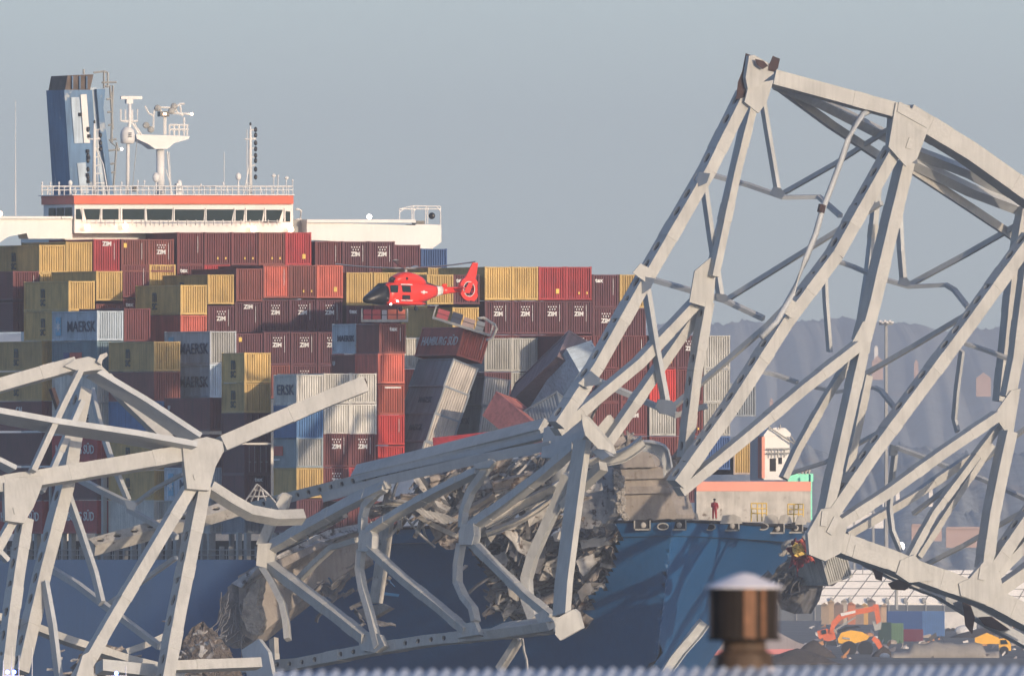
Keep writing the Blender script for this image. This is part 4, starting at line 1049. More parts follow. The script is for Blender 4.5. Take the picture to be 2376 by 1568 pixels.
B('long_diagonal', [(636,1276,0),(720,1238,0),(800,1194,0)], 10, 10, n=LO, m='scrap')
B('diagonal', [(628,1312,-1),(700,1366,-1),(780,1426,-1),(848,1480,-1)], 18, 15, n=LO)
B('buckled_post', [(605,1308,-1.5),(632,1350,-1.5),(656,1400,-1.5),(664,1440,-1.5),(668,1482,-1.5)], 13, 12, n=(-.3,-.9,.2))
B('short_strut', [(690,1346,1),(730,1305,1),(770,1268,1),(830,1250,1)], 12, 9, n=LO)
TM.plate([(828,1468),(862,1464),(880,1470),(892,1496),(870,1512),(836,1506)], -1.2, .5)
TM.plate([(1062,1448),(1100,1440),(1112,1470),(1062,1478)], -1.2, .5)
B('bottom_chord', [(560,1548,0),(700,1538,0),(850,1508,0),(1000,1484,0),(1120,1472,0),(1225,1462,0),(1300,1452,0)], 24, 14, n=(-.84,-.54,.05), holes='n')
B('bottom_chord', [(1150,1462,-.6),(1225,1452,-.6),(1290,1442,-.6)], 16, 20, n=(0,-.5,.8), m='steel')
TM.plate([(1250,1445),(1240,1425),(1262,1412),(1280,1440)], -1.4, .3)
B('hanging_strut', [(1205,1480,1),(1180,1520,1),(1160,1550,1)], 12, 12, n=LO, m='scrap2')
B('torn_flange', [(1212,1480,1),(1216,1510,1),(1222,1530,1),(1224,1560,1)], 3, 3, m='scrap2')
TM.plate([(560,1506,-1),(600,1480,-1),(622,1510,-1),(640,1600,-1),(580,1600,-1)], -2, .4, 'torn_plate', 'steel_cool', label='loose grey plate at the foot of the slab')
B('post', [(635,1480,2),(640,1600,2)], 12, 10, m='scrap2')
# ================================================================ DEBRIS
def crumple(mb, c, w_, h_, e1, e2, amp, seed, n=7):
    """a buckled sheet of metal spanned by unit vectors e1, e2 about c"""
    nn = e1.cross(e2).normalized(); k = len(mb.v); m = max(3, int(n*h_/w_)) if h_ < w_ else n
    for th in (0, .07):
        for i in range(n+1):
            for j in range(m+1):
                u, v = i/n-.5, j/m-.5
                q = Vector((u*2.2+seed*3.1, v*2.2, seed*1.7))
                d = noise.noise(q)*amp + abs(noise.noise(q*2.1))*amp*.7
                ed = 1 + noise.noise(q*2.7+Vector((5, 5, 5)))*.2
                mb.v.append(c + e1*(u*w_*ed) + e2*(v*h_*ed) + nn*(d+th))
    a = (n+1)*(m+1)
    for i in range(n):
        for j in range(m):
            q = k+i*(m+1)+j; mb.f.append([q, q+1, q+m+2, q+m+1]); mb.f.append([a+q, a+q+m+1, a+q+m+2, a+q+1])
    edge = [k+i*(m+1) for i in range(n+1)] + [k+n*(m+1)+j for j in range(1, m+1)] + [k+i*(m+1)+m for i in range(n-1, -1, -1)] + [k+j for j in range(m-1, 0, -1)]
    for x in range(len(edge)):
        y = (x+1) % len(edge); mb.f.append([edge[x], edge[y], edge[y]+a, edge[x]+a])
def rv(s=1): return Vector((random.uniform(-s, s), random.uniform(-s, s), random.uniform(-s, s)))
def bent(mb, c, d, L, w_, t_, bend):
    pts = []; up = d.cross(Vector((0, 1, .3))).normalized()
    for i in range(6):
        u = i/5-.5; pts.append(c + d*(u*L) + up*(bend*(.25-u*u)*2))
    rs = []
    for i, p in enumerate(pts):
        dd = (pts[min(i+1, 5)] - pts[max(i-1, 0)]).normalized(); a = dd.cross(Vector((0, 1, 0))).normalized(); b_ = a.cross(dd)
        a, b_ = a*math.cos(bend+i*.12)+b_*math.sin(bend+i*.12), b_*math.cos(bend+i*.12)-a*math.sin(bend+i*.12)
        rs.append([p + a*x*w_/2 + b_*z*t_/2 for x, z in ((-1,-1),(1,-1),(1,1),(-1,1))])
    mb.rings(rs)
random.seed(21)
M['scrap_b'] = mat('scrap_brown', (.27, .24, .215), .85, .6, 1.0, .2, (.07, .045, .03), .52, bump=.12)
M['scrap_d'] = mat('scrap_dark', (.15, .15, .155), .8, .6, .9, .2, (.16, .14, .12), .58, bump=.1)
def debris_field(name, label, poly, y_of, count, mats, seed, smin=.5, smax=2.6, shallow=2.5, dirx=(.85, 0, .45)):
    """tangle of small torn steel: nobody could count the pieces"""
    random.seed(seed); xs = [p[0] for p in poly]; ys = [p[1] for p in poly]
    root = empty(name, label, 'wreckage'); root['kind'] = 'stuff'; root['group'] = 'heaps of torn steel'
    mbs = [MB() for _ in mats]; made = 0
    while made < count:
        x, y = random.uniform(min(xs), max(xs)), random.uniform(min(ys), max(ys))
        if not inpoly(x, y, poly): continue
        made += 1; c = P(x, y, y_of(x, y) + random.uniform(-shallow, .6)); mb = random.choice(mbs)
        s_ = random.uniform(smin, smax)*random.uniform(.5, 1)
        d = (Vector(dirx)*(1 if random.random() < .65 else 0) + rv(.75)).normalized()
        if random.random() < (.5 if name == 'deck_debris' else .68):
            e2 = d.cross(rv(1)).normalized(); crumple(mb, c, s_*1.6, s_*random.uniform(.25, .7), d, e2, s_*.3, made*.37+seed, 5)
        else: bent(mb, c, d, s_*2.0, random.uniform(.12, .4), random.uniform(.06, .2), random.uniform(-1, 1)*s_*.5)
    for mb, m in zip(mbs, mats):
        if mb.v: mb.build('torn_metal', M[m], root)
    return root
def yhull(x, y):
    for i in range(0, 260):
        yy = -16 + i*.25; p = P(x, y, yy); r = p - O; a = r.dot(AFT); b = r.dot(U)
        if a > 0 and p.z < zdeck(a) and abs(b) < hb(a, p.z): return yy
    return 5
GP = [(1100,1225),(1180,1215),(1290,1215),(1418,1200),(1440,1235),(1425,1290),(1400,1345),(1372,1390),(1340,1418),(1290,1430),(1240,1452),(1190,1432),(1146,1392),(1134,1330),(1104,1285)]
debris_field('torn_hull_debris', 'dense tangle of torn grey steel filling the gash in the blue bow', GP, lambda x, y: yhull(x, y)+3.2, 330, ['scrap', 'scrap_b', 'scrap_d', 'scrap_d', 'scrap'], 4, .7, 3.2, 3.2)
DP = [(880,1190),(930,1130),(1030,1095),(1150,1075),(1290,1052),(1340,1040),(1345,1120),(1330,1215),(1250,1235),(1120,1240),(1050,1225),(1000,1215),(930,1222)]
debris_field('deck_debris', 'heap of crumpled steel and decking piled on the bow deck', DP, lambda x, y: -12 - (1240-y)*.02, 230, ['scrap', 'scrap2', 'scrap', 'scrap_d', 'scrap_b'], 9, .9, 4.2, 4)
debris_field('bow_corner_debris', 'small tangle of pale scrap behind the concrete block on the bow', [(1330,1060),(1420,1010),(1500,1010),(1570,1060),(1640,1090),(1640,1120),(1560,1110),(1420,1080)], lambda x, y: -6, 90, ['scrap', 'scrap2', 'scrap_b'], 12, .5, 2.0, 3)
debris_field('lower_debris', 'dark brown tangle hanging below the slab on the ship side', [(700,1370),(760,1320),(830,1310),(900,1330),(900,1440),(820,1460),(740,1440)], lambda x, y: -5, 30, ['scrap_d', 'scrap_d', 'hull'], 14, .6, 2.6, 2)
debris_field('waterside_rubble', 'brown heap of broken concrete and wire near the lower left edge', [(395,1440),(430,1425),(470,1440),(520,1480),(560,1560),(400,1590),(380,1500)], lambda x, y: -38, 50, ['scrap_b', 'scrap', 'scrap_d'], 16, .3, 1.1, 4)
debris_field('waterside_rubble', 'low brown rubble heap at the lower left behind the leaning posts', [(120,1500),(200,1490),(290,1500),(330,1535),(400,1560),(380,1600),(100,1600)], lambda x, y: -36, 45, ['scrap_b', 'scrap', 'conc'], 18, .3, 1.0, 4)
def heap(px, py, w_, h_, y, label):
    c = P(px, py, y); b = MB(); rs = []; n = 40
    for kk in range(15):
        u = kk/14; r = w_/54*(1-u)**.55+.03; row = []
        for q in range(n):
            t = 2*math.pi*q/n; v = Vector((math.cos(t)*3, math.sin(t)*3, u*4+px)); f = 1+.28*noise.noise(v*.6)+.22*noise.noise(v*2)+.12*noise.noise(v*5)
            row.append(c + Vector((math.cos(t)*r*f, math.sin(t)*r*.6*f, h_/27*u*(1+.15*noise.noise(v*3)))))
        rs.append(row)
    b.rings(rs); o = b.build('rubble_heap', M['rubble']); tag(o, label, 'rubble', 'rubble heaps at the ship side'); return o
M['rubble'] = mat('rubble', (.13, .11, .095), .95, .6, 2.2, 0, (.05, .045, .04), .52, bump=.4)
heap(470, 1600, 190, 150, -34, 'brown rubble heap between the big post and the tilted slab')
heap(250, 1610, 250, 110, -33, 'low brown rubble heap behind the leaning posts at lower left')
def single(name, label, cat, poly, y, th, m, group=None, skew=0.0):
    """one thick slab cut to an outline, leaning back by skew"""
    cx = sum(p[0] for p in poly)/len(poly); cy = sum(p[1] for p in poly)/len(poly)
    pts = [P(px, py, y + (py-cy)*-skew) for px, py in poly]
    o = MB().prism(pts, (th*.3, th, .1*th)).build(name, M[m]); tag(o, label, cat); return o
def ragged(poly, seed, step=7, amp=4):
    out = []
    for i in range(len(poly)):
        a, b = poly[i], poly[(i+1) % len(poly)]; L = math.hypot(b[0]-a[0], b[1]-a[1]); n = max(1, int(L/step))
        for k in range(n):
            u = k/n; q = Vector((a[0]+(b[0]-a[0])*u, a[1]+(b[1]-a[1])*u, seed)); out.append((q.x+noise.noise(q*.13)*amp, q.y+noise.noise(q*.13+Vector((9,9,9)))*amp))
    return out
def beamthing(label, p0, p1, w_, y, m, bend=0, t_=.5, name='steel_beam', grp='loose beams lying on the wrecked bow'):
    a, b = P(p0[0], p0[1], y+(p0[2] if len(p0) > 2 else 0)), P(p1[0], p1[1], y+(p1[2] if len(p1) > 2 else 0)); d = (b-a); L = d.length; d.normalize()
    up = d.cross(Vector((0, -1, 0))).normalized(); mb = MB(); rs = []
    n = 7
    for i in range(n):
        u = i/(n-1); p = a + d*L*u + up*bend*math.sin(u*math.pi)
        ww = w_/27*(1+noise.noise(Vector((u*3, p0[0]*.1, 2)))*.25); tl = .35+noise.noise(Vector((u*2, p0[1]*.1, 7)))*.3
        s1 = up*math.cos(tl)+Vector((0,1,0))*math.sin(tl); s2 = d.cross(s1).normalized()
        # channel section: web plus two flanges
        sec = [(-.5,0),(-.5,-t_),(-.42,-t_),(-.42,-.08),(.42,-.08),(.42,-t_),(.5,-t_),(.5,0)]
        rs.append([p + s1*(x*ww) + s2*z for x, z in sec])
    mb.rings(rs); o = mb.build(name, M[m]); return tag(o, label, 'steel beam', grp)
beamthing('brown channel beam lying level, left of the tall post', (1143,1126), (1238,1102), 22, -20, 'scrap_b')
beamthing('tan flanged beam sloping down left beneath the buckled posts', (1052,1204), (1146,1146), 18, -19, 'conc')
beamthing('long pale trough shaped beam above the gash', (1122,1212), (1290,1128), 24, -19, 'scrap2')
beamthing('thin pinkish grey beam just under the long pale trough', (1128,1236), (1300,1142), 12, -20, 'scrap2', .3)
beamthing('cream beam catching the sun under the upper chord', (1186,1072), (1300,1052), 16, -15, 'steel')
beamthing('wide purple grey plate girder beneath the upper chord', (1130,1090), (1270,1078), 34, -13, 'scrap')
beamthing('bent tan strut left of the buckled post', (930,1150), (1045,1118), 14, -17, 'scrap_b', .5)
beamthing('pale strut crossing over the left part of the debris heap', (890,1165), (1000,1200), 12, -18, 'scrap2', -.6)
beamthing('grey girder leaning beside the tall post', (1290,1128), (1340,1040), 26, -24, 'steel_cool', .6)
beamthing('pale sunlit ribbed beam resting over the concrete block', (1310,1078), (1395,1062), 20, -22, 'steel', .2)
beamthing('cream ribbed beam end pointing up right', (1390,1066), (1492,1020), 27, -22, 'steel', .4)
beamthing('grey curved girder at the top right of the concrete block', (1480,1030), (1552,1092), 30, -18, 'steel_cool', -1.0)
beamthing('dark rusty girder trapped against the tall section foot', (1335,1000), (1400,890), 30, -10, 'scrap_b')
beamthing('grey bridge girder slanting in front of the ship stem', (1530,1575), (1632,1440), 26, -20, 'steel_cool')
beamthing('grey girder under the bow beside the chimney cowl', (1660,1440), (1790,1330), 24, -8, 'scrap_d')
# curled shell and pale container side
mb = MB(); c0 = P(1312,1094,-24)
mb.rings([[c0 + Vector((math.cos(t)*.95*s_ + u*.5, math.sin(t)*.5, (u*1.1))) for t in [q*math.pi/7 - .3 for q in range(9)]] for u, s_ in ((-1,.5),(-.6,.9),(0,1.1),(.5,1.0),(.95,.6))], cap=False)
tag(mb.build('curled_plate', M['steel'], smooth=True), 'pale curled steel shell beside the tall post', 'steel plate')
mb = MB()
for i in range(12):
    a = P(962+i*6, 1178+i*1.2, -20); b_ = P(990+i*6.5, 1214-abs(i-6)*1.5, -21); dx = Vector((.09, -.08 if i % 2 else .05, 0))
    mb.box6(a, Vector((.25, .05 if i % 2 else -.1, 0)), Vector((0, .1, 0)), b_-a)
tag(mb.build('corrugated_sheet', M['scrap2']), 'torn pale corrugated panel folded over the hull edge', 'container panel')
# --- concrete pieces
blk = empty('concrete_block', 'brown slab of broken road deck standing on the bow beside the breakwater', 'concrete slab', None, tuple(P(1490,1200,-9)))
def wc(o): return world_child(o, blk)
wc(MB().prism([P(x, y, -11) for x, y in ragged([(1424,1084),(1530,1080),(1552,1090),(1560,1150),(1572,1202),(1452,1204),(1436,1150)], 3, 9, 5)], (1.5, 3.0, 0)).build('slab_face', M['conc']))
for i, (y0, y1) in enumerate(((1086,1108),(1126,1142))):
    wc(MB().prism([P(x, y, -11.6) for x, y in ((1432,y0+2),(1552,y0),(1557,y1),(1436,y1+3))], (.1, .8, 0)).build('deck_rib', M['conc']))
wc(MB().prism([P(x, y, -10.5+(1430-x)*.03) for x, y in ragged([(1424,1086),(1386,1088),(1345,1130),(1312,1172),(1326,1222),(1372,1226),(1420,1204),(1440,1190),(1436,1130)], 5, 8, 5)], (.6, 2, 0)).build('broken_side', M['scrap']))
mb = MB(); random.seed(5)
for i in range(60):
    y = random.uniform(1090, 1200); x = 1432+ (y-1090)*.12 + random.uniform(-9, 9); s_ = random.uniform(.12, .4); c = P(x, y, -11.9)
    mb.ball(c, s_, s_*.8, s_*random.uniform(.5, 1.1), 6, 4)
wc(mb.build('rubble_edge', M['conc_raw']))
for i, (pg, m_, dy, lb) in enumerate((
    ([(1346,1252),(1402,1246),(1414,1262),(1352,1272)], 'scrap2', -1.6, 'pale torn deck edge beside the upper right rim of the gash'),
    ([(1210,1218),(1262,1196),(1270,1206),(1222,1240)], 'scrap', -2.2, 'grey torn deck edge at the top left of the gash'),
    ([(1228,1262),(1262,1240),(1268,1280),(1250,1330),(1230,1320)], 'scrap_d', -1.0, 'dark hanging sheet left of the curved brace'),
    ([(1172,1330),(1188,1318),(1204,1350),(1200,1392),(1180,1380)], 'scrap2', -1.8, 'pale curled sheet low in the gash'),
    ([(1216,1288),(1246,1294),(1244,1316),(1220,1312)], 'scrap2', -1.4, 'small pale box shaped plate inside the gash'),
    ([(1336,1300),(1372,1284),(1384,1306),(1352,1336)], 'scrap', -1.6, 'grey plate in the right part of the gash'),
    ([(1340,1370),(1364,1346),(1374,1366),(1350,1396)], 'scrap_d', -1.5, 'dark plate at the lower right rim of the gash'),
    ([(1140,1290),(1172,1276),(1182,1300),(1160,1330),(1144,1320)], 'scrap', -1.6, 'grey plate at the left rim of the gash'),
    ([(1236,1390),(1290,1372),(1296,1390),(1244,1412)], 'scrap_b', -1.6, 'brown slab at the bottom of the gash'),
    ([(1282,1238),(1330,1222),(1334,1236),(1288,1256)], 'scrap2', -1.8, 'pale deck strip beside the tall post'),
    ([(1190,1240),(1206,1250),(1196,1300),(1180,1286)], 'scrap_b', -1.6, 'brown upright plate in the upper left of the gash'))):
    cx_ = sum(p[0] for p in pg)/len(pg); cy_ = sum(p[1] for p in pg)/len(pg)
    single('torn_plate', lb, 'steel plate', ragged(pg, i+30, 7, 5), yhull(cx_, cy_)+dy, .5, m_)['group'] = 'plates torn from the hull'
single('concrete_lump', 'tan lump of road surface lying on top of the concrete slab', 'concrete', ragged([(1432,1062),(1470,1040),(1510,1050),(1520,1082),(1440,1084)], 8, 9, 4), -12, 2, 'conc')
sl = empty('road_slab', 'huge tilted slab of road deck hanging down the ship side at left', 'concrete slab', None, tuple(P(680,1400,-7)))
def ws_(o): return world_child(o, sl)
c1, c2 = P(600,1308,-1), P(850,1205,7)
def slabbox(p, name, y0, y1, m):
    # p: picture quad (upper left, upper right, lower right, lower left), depth per corner
    return ws_(MB().prism([P(*q) for q in p], (1.2, 3.5, 0)).build(name, M[m]))
slabbox([(552,1335,-6),(612,1300,-5),(760,1236,1),(850,1222,4),(846,1300,4),(700,1392,-2),(640,1440,-5),(588,1484,-7),(560,1470,-7),(556,1410,-7)], 'deck_underside', 0, 0, 'conc')
slabbox([(536,1352,-6),(604,1306,-6),(760,1228,0),(840,1212,3),(842,1226,2.5),(764,1250,-0.5),(612,1322,-6.6),(560,1362,-7)], 'deck_edge', 0, 0, 'scrap')
slabbox([(640,1300,-6.6),(745,1255,-1.6),(760,1262,-1.2),(650,1318,-6.6)], 'girder_rib', 0, 0, 'conc')
ws_(MB().prism([P(x, y, -5.6) for x, y in ragged([(512,1390),(536,1352),(580,1330),(600,1345),(575,1400),(572,1450),(600,1480),(566,1500),(524,1500),(506,1450)], 2, 8, 8)], (1, 2.4, 0)).build('broken_end', M['scrap_d']))
ws_(MB().prism([P(x, y, -7.8) for x, y in ragged([(566,1388),(586,1356),(604,1340),(598,1400),(606,1450),(596,1474),(568,1460),(560,1430)], 6, 7, 7)], (.5, .8, 0)).build('broken_concrete', M['conc_raw']))
random.seed(3)
for i in range(26):
    x, y = random.uniform(512, 572), random.uniform(1365, 1480); b_ = MB(); a = P(x, y, -7.2)
    pts = [a]; d = Vector((random.uniform(-.5, .15), random.uniform(-.3, .1), random.uniform(-.8, -.2)))
    for k in range(4): pts.append(pts[-1] + d*random.uniform(.5, .9) + rv(.15))
    b_.tube(pts, .055, 4); ws_(b_.build('rebar', M['scrap_d']))
# small lattice mast lying behind the chord
lt = MB()
for p, q in (((570,1160),(596,1122)),((596,1122),(620,1142)),((620,1142),(640,1165)),((582,1162),(600,1124)),((598,1160),(604,1128)),((616,1160),(606,1132)),((576,1150),(620,1150)),((590,1135),(612,1138)),((600,1124),(640,1165))): lt.tube([P(*p, -28), P(*q, -28)], .07, 4)
tag(lt.build('ladder_frame', M['scrap']), 'thin pale lattice frame standing behind the bent member', 'lattice frame')
# --- flat racks with small cargo on top of two stacks
def rack(label, pts, boxes, y, roll):
    a, b_ = P(*pts[0], y), P(*pts[1], y); d = (b_-a).normalized(); up = Vector((-d.z, 0, d.x)); r_ = empty('flat_rack', label, 'flat rack', 'flat racks on the stacks', tuple(a)); Lr = (b_-a).length
    f = MB(); f.box6(a, d*Lr, Vector((0,2.3,0)), up*.22); world_child(f.build('rack_floor', M['grey']), r_)
    for u in (0, 1):
        f = MB(); f.box6(a + d*(Lr-.12)*u + up*.22, d*.12, Vector((0,2.3,0)), up*.95); world_child(f.build('rack_end', M['grey']), r_)
    for i, (u0, u1, h_, col, lb) in enumerate(boxes):
        f = MB(); o0 = a + d*Lr*u0 + up*.23 + Vector((0,.2,0)); f.box6(o0, d*Lr*(u1-u0)*.96, Vector((0,1.8,0)), up*h_); c_ = f.build('cargo_crate', M['obj'], color=col)
        f = MB(); f.box6(o0 - Vector((0,.03,0)) + up*h_*.45, d*Lr*(u1-u0)*.96, Vector((0,.03,0)), up*.06); f.build('strap', M['dark'], c_); tag(c_, lb, 'crate', 'crates on the flat racks')
rack('grey flat rack with red crates on top of the red column', ((838,746),(947,746)), ((.05,.22,.85,(.34,.05,.06),'dark red crate at the left end of the rack above the red column'), (.24,.42,.85,(.40,.05,.05),'red crate second from left on the rack above the red column'), (.44,.55,.8,(.34,.32,.34),'narrow grey crate in the middle of the level rack'), (.57,.76,.85,(.55,.12,.06),'orange crate right of the grey one on the level rack'), (.78,.95,.85,(.58,.14,.08),'orange red crate at the right end of the level rack')), sp(877,760,bay(4.1)).y, 0)
rack('bent grey flat rack on top of the leaning stack', ((1002,738),(1138,780)), ((.06,.26,.8,(.34,.06,.07),'red crate at the left end of the bent rack'), (.30,.48,.9,(.03,.04,.07),'dark crate second on the bent rack'), (.50,.70,.75,(.30,.22,.20),'brown crate on the bent rack'), (.72,.86,.8,(.16,.18,.20),'slate crate at the right of the bent rack')), sp(1078,757,bay(4.3)).y-1, 17)
b = MB(); b.tube([P(1108,738,6), P(1122,736,6), P(1148,752,6), P(1152,762,6), P(1142,784,6), P(1128,788,6)], .14, 6); tag(b.build('bent_frame', M['scrap2'], smooth=True), 'bent pale pipe frame sticking out at the right of the leaning stack top', 'pipe frame')
# --- items hanging under the bow
hc = tilt(5, 1905, 1284, -18, 'grey', '', 'wreck under the bow', L=20, H=2.6, yaw=R(8))
hc.location = hc.location + Vector((-.5, -58, -.2)); ROWS.pop('wreck under the bow')
hc['label'] = 'weathered corrugated container end hanging under the bow tip'
m_ = MB(); random.seed(8)
for i in range(9): crumple(m_, P(random.uniform(1848,1884), random.uniform(1255,1300), -25), 1.6, 1.3, rv().normalized(), rv().normalized(), .7, i+.3, 6)
o = m_.build('crushed_container', M['obj'], color=(.20,.025,.03)); tag(o, 'crumpled dark red metal wrapped under the bow tip', 'crushed container')
st = MB(); st.tube([P(1858,1250,-27), P(1872,1275,-27), P(1886,1300,-27)], .16, 6); st.build('red_strut', M['obj'], o, color=(.45,.08,.05))
m_ = MB()
for i in range(5): crumple(m_, P(random.uniform(1846,1866), random.uniform(1268,1284), -26.5), .9, .8, rv().normalized(), rv().normalized(), .5, i+.9, 5)
tag(m_.build('yellow_scrap', M['yel']), 'small crumpled yellow piece beside the dark red metal', 'scrap metal')
m_ = MB(); random.seed(18)
m_.prism([P(x, y, -19) for x, y in ((1898,1290),(1908,1345),(1893,1358),(1872,1350),(1862,1390),(1842,1422),(1812,1412),(1795,1370),(1800,1320),(1835,1290),(1870,1296))], (1.5, 4, 0))
for i in range(7): crumple(m_, P(random.uniform(1815,1870), random.uniform(1310,1390), -20), 2.6, 2.2, rv().normalized(), Vector((.6,-.3,.7)).normalized(), .5, i+.1, 6)
tag(m_.build('crushed_container', M['scrap_d']), 'dark crushed box hanging in shadow below the bow flare', 'crushed container')
m_ = MB(); m_.ball(P(1838,1268,-14), 1.0, .5, .7, 8, 5)
for i in range(5): crumple(m_, P(1825+i*7, 1278-i*5, -15), 1.4, .5, Vector((.8,0,.55)), Vector((0,1,.2)).normalized(), .4, i, 5)
tag(m_.build('bow_bracket', M['scrap2']), 'torn pale edge of plating under the bow flare', 'steel plate')
cb(3.1, 1693, 888, 962, 'slate', '', 'shaded box at the right end of the deck stack')
cb(3.5, 1702, 1022, 1100, 'ochre', '', 'worn box beside the white mast house')
for rn in ('shaded box at the right end of the deck stack', 'worn box beside the white mast house'):
    ROWS[rn][0][1]['label'] = CN[ROWS[rn][0][2]] + ' container, ' + rn
ROWS['worn box beside the white mast house'][0][1].color = (.33, .27, .23, 1)
# white mast house behind the breakwater
mh = slab(1772, 1832, 1006, 1112, 22, 3.5, M['white'], 'mast_house')
sprism([(1770,1010),(1780,996),(1800,990),(1822,992),(1834,1004),(1834,1012)], 22, 3.2, M['white'], 'mast_house_top', mh, proud=.1)
slab(1764, 1771, 1012, 1108, 22, 1, M['coral'], 'orange_post', mh, proud=.4)
mb = MB()
for pts in ([(1778,1040),(1834,1040)],[(1778,1050),(1834,1050)],[(1780,986),(1845,1030)],[(1784,984),(1784,996)],[(1810,984),(1810,994)],[(1790,1040),(1790,1060)],[(1805,1040),(1805,1060)],[(1820,1040),(1820,1060)],[(1834,1010),(1846,1026),(1840,1050)]): stube(pts, 21.5, .07, mb=mb, n=4)
mb.build('house_railing', M['grey'], mh)
slab(1786, 1800, 1062, 1092, 22, .2, M['dark'], 'doorway', mh, proud=.06); slab(1806, 1814, 1060, 1075, 22, .2, M['dark'], 'opening', mh, proud=.06)

# ================================================================ PERSON ON THE BOW
def skin_figure(name, base, scale, joints, edges, m, parent=None, lev=1):
    me = bpy.data.meshes.new(name); me.from_pydata([tuple(Vector(j[0])) for j in joints], edges, []); o = bpy.data.objects.new(name, me); COL.objects.link(o)
    sk = o.modifiers.new('skin', 'SKIN'); 
    for v, j in zip(me.skin_vertices[0].data, joints): v.radius = (j[1], j[1] if len(j) < 3 else j[2])
    me.skin_vertices[0].data[0].use_root = True
    ss = o.modifiers.new('sub', 'SUBSURF'); ss.levels = ss.render_levels = lev
    me.materials.append(m); o.location = base; o.scale = (scale,)*3
    if parent: o.parent = parent
    return o
pb = P(1658, 1204, 3.5)
J = [((0,0,.95),.15,.11),((0,0,1.2),.15,.10),((0,0,1.42),.17,.10),((0,0,1.52),.06),((0,.0,1.62),.085,.095),((0,0,1.72),.08,.09),
     ((.10,0,.88),.09),((.12,.02,.48),.065),((.13,.0,.08),.05),((.13,-.14,.04),.045),((-.10,0,.88),.09),((-.12,-.04,.48),.065),((-.13,.02,.08),.05),((-.13,-.12,.04),.045),
     ((.21,0,1.40),.065),((.29,-.02,1.14),.05),((.27,-.16,.95),.04),((.26,-.22,.88),.035),((-.21,0,1.40),.065),((-.27,-.06,1.14),.05),((-.16,-.2,1.05),.04),((-.12,-.24,1.02),.035)]
E_ = [(0,1),(1,2),(2,3),(3,4),(4,5),(0,6),(6,7),(7,8),(8,9),(0,10),(10,11),(11,12),(12,13),(2,14),(14,15),(15,16),(16,17),(2,18),(18,19),(19,20),(20,21)]
M['skin'] = mat('skin_tone', (.36, .2, .14), .6, .05, 4)
per = skin_figure('person', pb, 1.0, J, E_, M['skin'])
tag(per, 'person in red work clothes and dark helmet standing at the bow', 'person')
M['redcloth'] = mat('red_cloth', (.34, .03, .04), .8, .15, 4)
JC = [(j[0], j[1]*1.18+.015, (j[2] if len(j) > 2 else j[1])*1.22+.015) for j in J]
cl = skin_figure('coverall', (0,0,0), 1.0, [JC[i] for i in (0,1,2,6,7,8,10,11,12,14,15,16,18,19,20)], [(0,1),(1,2),(0,3),(3,4),(4,5),(0,6),(6,7),(7,8),(2,9),(9,10),(10,11),(2,12),(12,13),(13,14)], M['redcloth'], per)
b = MB(); b.ball((0,.0,1.73), .12, .135, .09, 12, 6); b.build('helmet', M['black'], per, smooth=True)
b = MB(); b.ball((0,-.01,1.33), .235, .15, .17, 10, 6); b.build('life_vest', M['obj'], per, smooth=True, color=(.45,.05,.05))

# ================================================================ HELICOPTER
hel = empty('helicopter', 'red rescue helicopter with black nose and white tail band hovering before the stacks', 'helicopter', None, tuple(P(947, 680, -75)))
hel.rotation_euler = (R(2), R(-1), R(180+42))
M['hred'] = mat('helicopter_red', (.72, .045, .03), .3, .06, .8)
M['hwhite'] = mat('helicopter_white', (.7, .68, .64), .35, .04, .8)
M['rotor'] = mat('rotor_grey', (.30, .31, .31), .5, .1, 1)
def ell(x, zc, hw, hh, n=20, p=.8, yc=0):
    r = []
    for i in range(n):
        t = 2*math.pi*i/n; c, s_ = math.cos(t), math.sin(t)
        r.append(Vector((x, yc + math.copysign(abs(c)**p, c)*hw, zc + math.copysign(abs(s_)**p, s_)*hh)))
    return r
b = MB(); b.rings([ell(*q) for q in ((2.9,-.18,.90,.86),(2.3,-.05,.99,.97),(1.2,.02,1.02,1.02),(0,.05,1.0,1.0),(-1.0,.08,.90,.90),(-1.9,.14,.70,.74),(-2.6,.22,.50,.56),(-3.0,.26,.42,.48))]); b.build('fuselage', M['hred'], hel, True)
b = MB(); b.rings([ell(*q) for q in ((5.05,-.62,.06,.06),(4.95,-.62,.22,.20),(4.65,-.58,.45,.34),(4.25,-.48,.62,.46),(3.8,-.34,.76,.62),(3.3,-.24,.86,.78),(2.88,-.18,.905,.87))]); b.build('nose', M['black'], hel, True)
b = MB(); b.rings([ell(*q) for q in ((-3.0,.26,.425,.485),(-3.35,.29,.37,.42),(-3.7,.32,.33,.37))]); b.build('white_band', M['hwhite'], hel, True)
b = MB(); b.rings([ell(*q) for q in ((-3.7,.32,.325,.365),(-4.6,.38,.25,.28),(-5.6,.44,.20,.24),(-6.0,.46,.18,.22))]); b.build('tail_boom', M['hred'], hel, True)
cw = MB(); cw.rings([ell(*q) for q in ((1.9,1.02,.35,.12),(1.6,1.12,.62,.32),(.9,1.25,.72,.50),(.2,1.3,.72,.52),(-.6,1.2,.70,.48),(-1.3,1.02,.58,.42),(-1.7,.9,.40,.30))]); cwo = cw.build('engine_cowling', M['hred'], hel, True)
for s_ in (-1, 1):
    b = MB(); b.ball((.75, s_*.68, 1.22), .16, .08, .14); b.build('engine_inlet', M['black'], cwo, True)
b = MB(); b.rings([ell(*q) for q in ((-1.55,.98,.42,.26),(-2.1,.78,.34,.2),(-2.9,.66,.24,.12),(-3.6,.62,.16,.08))]); b.build('tail_fairing', M['black'], hel, True)
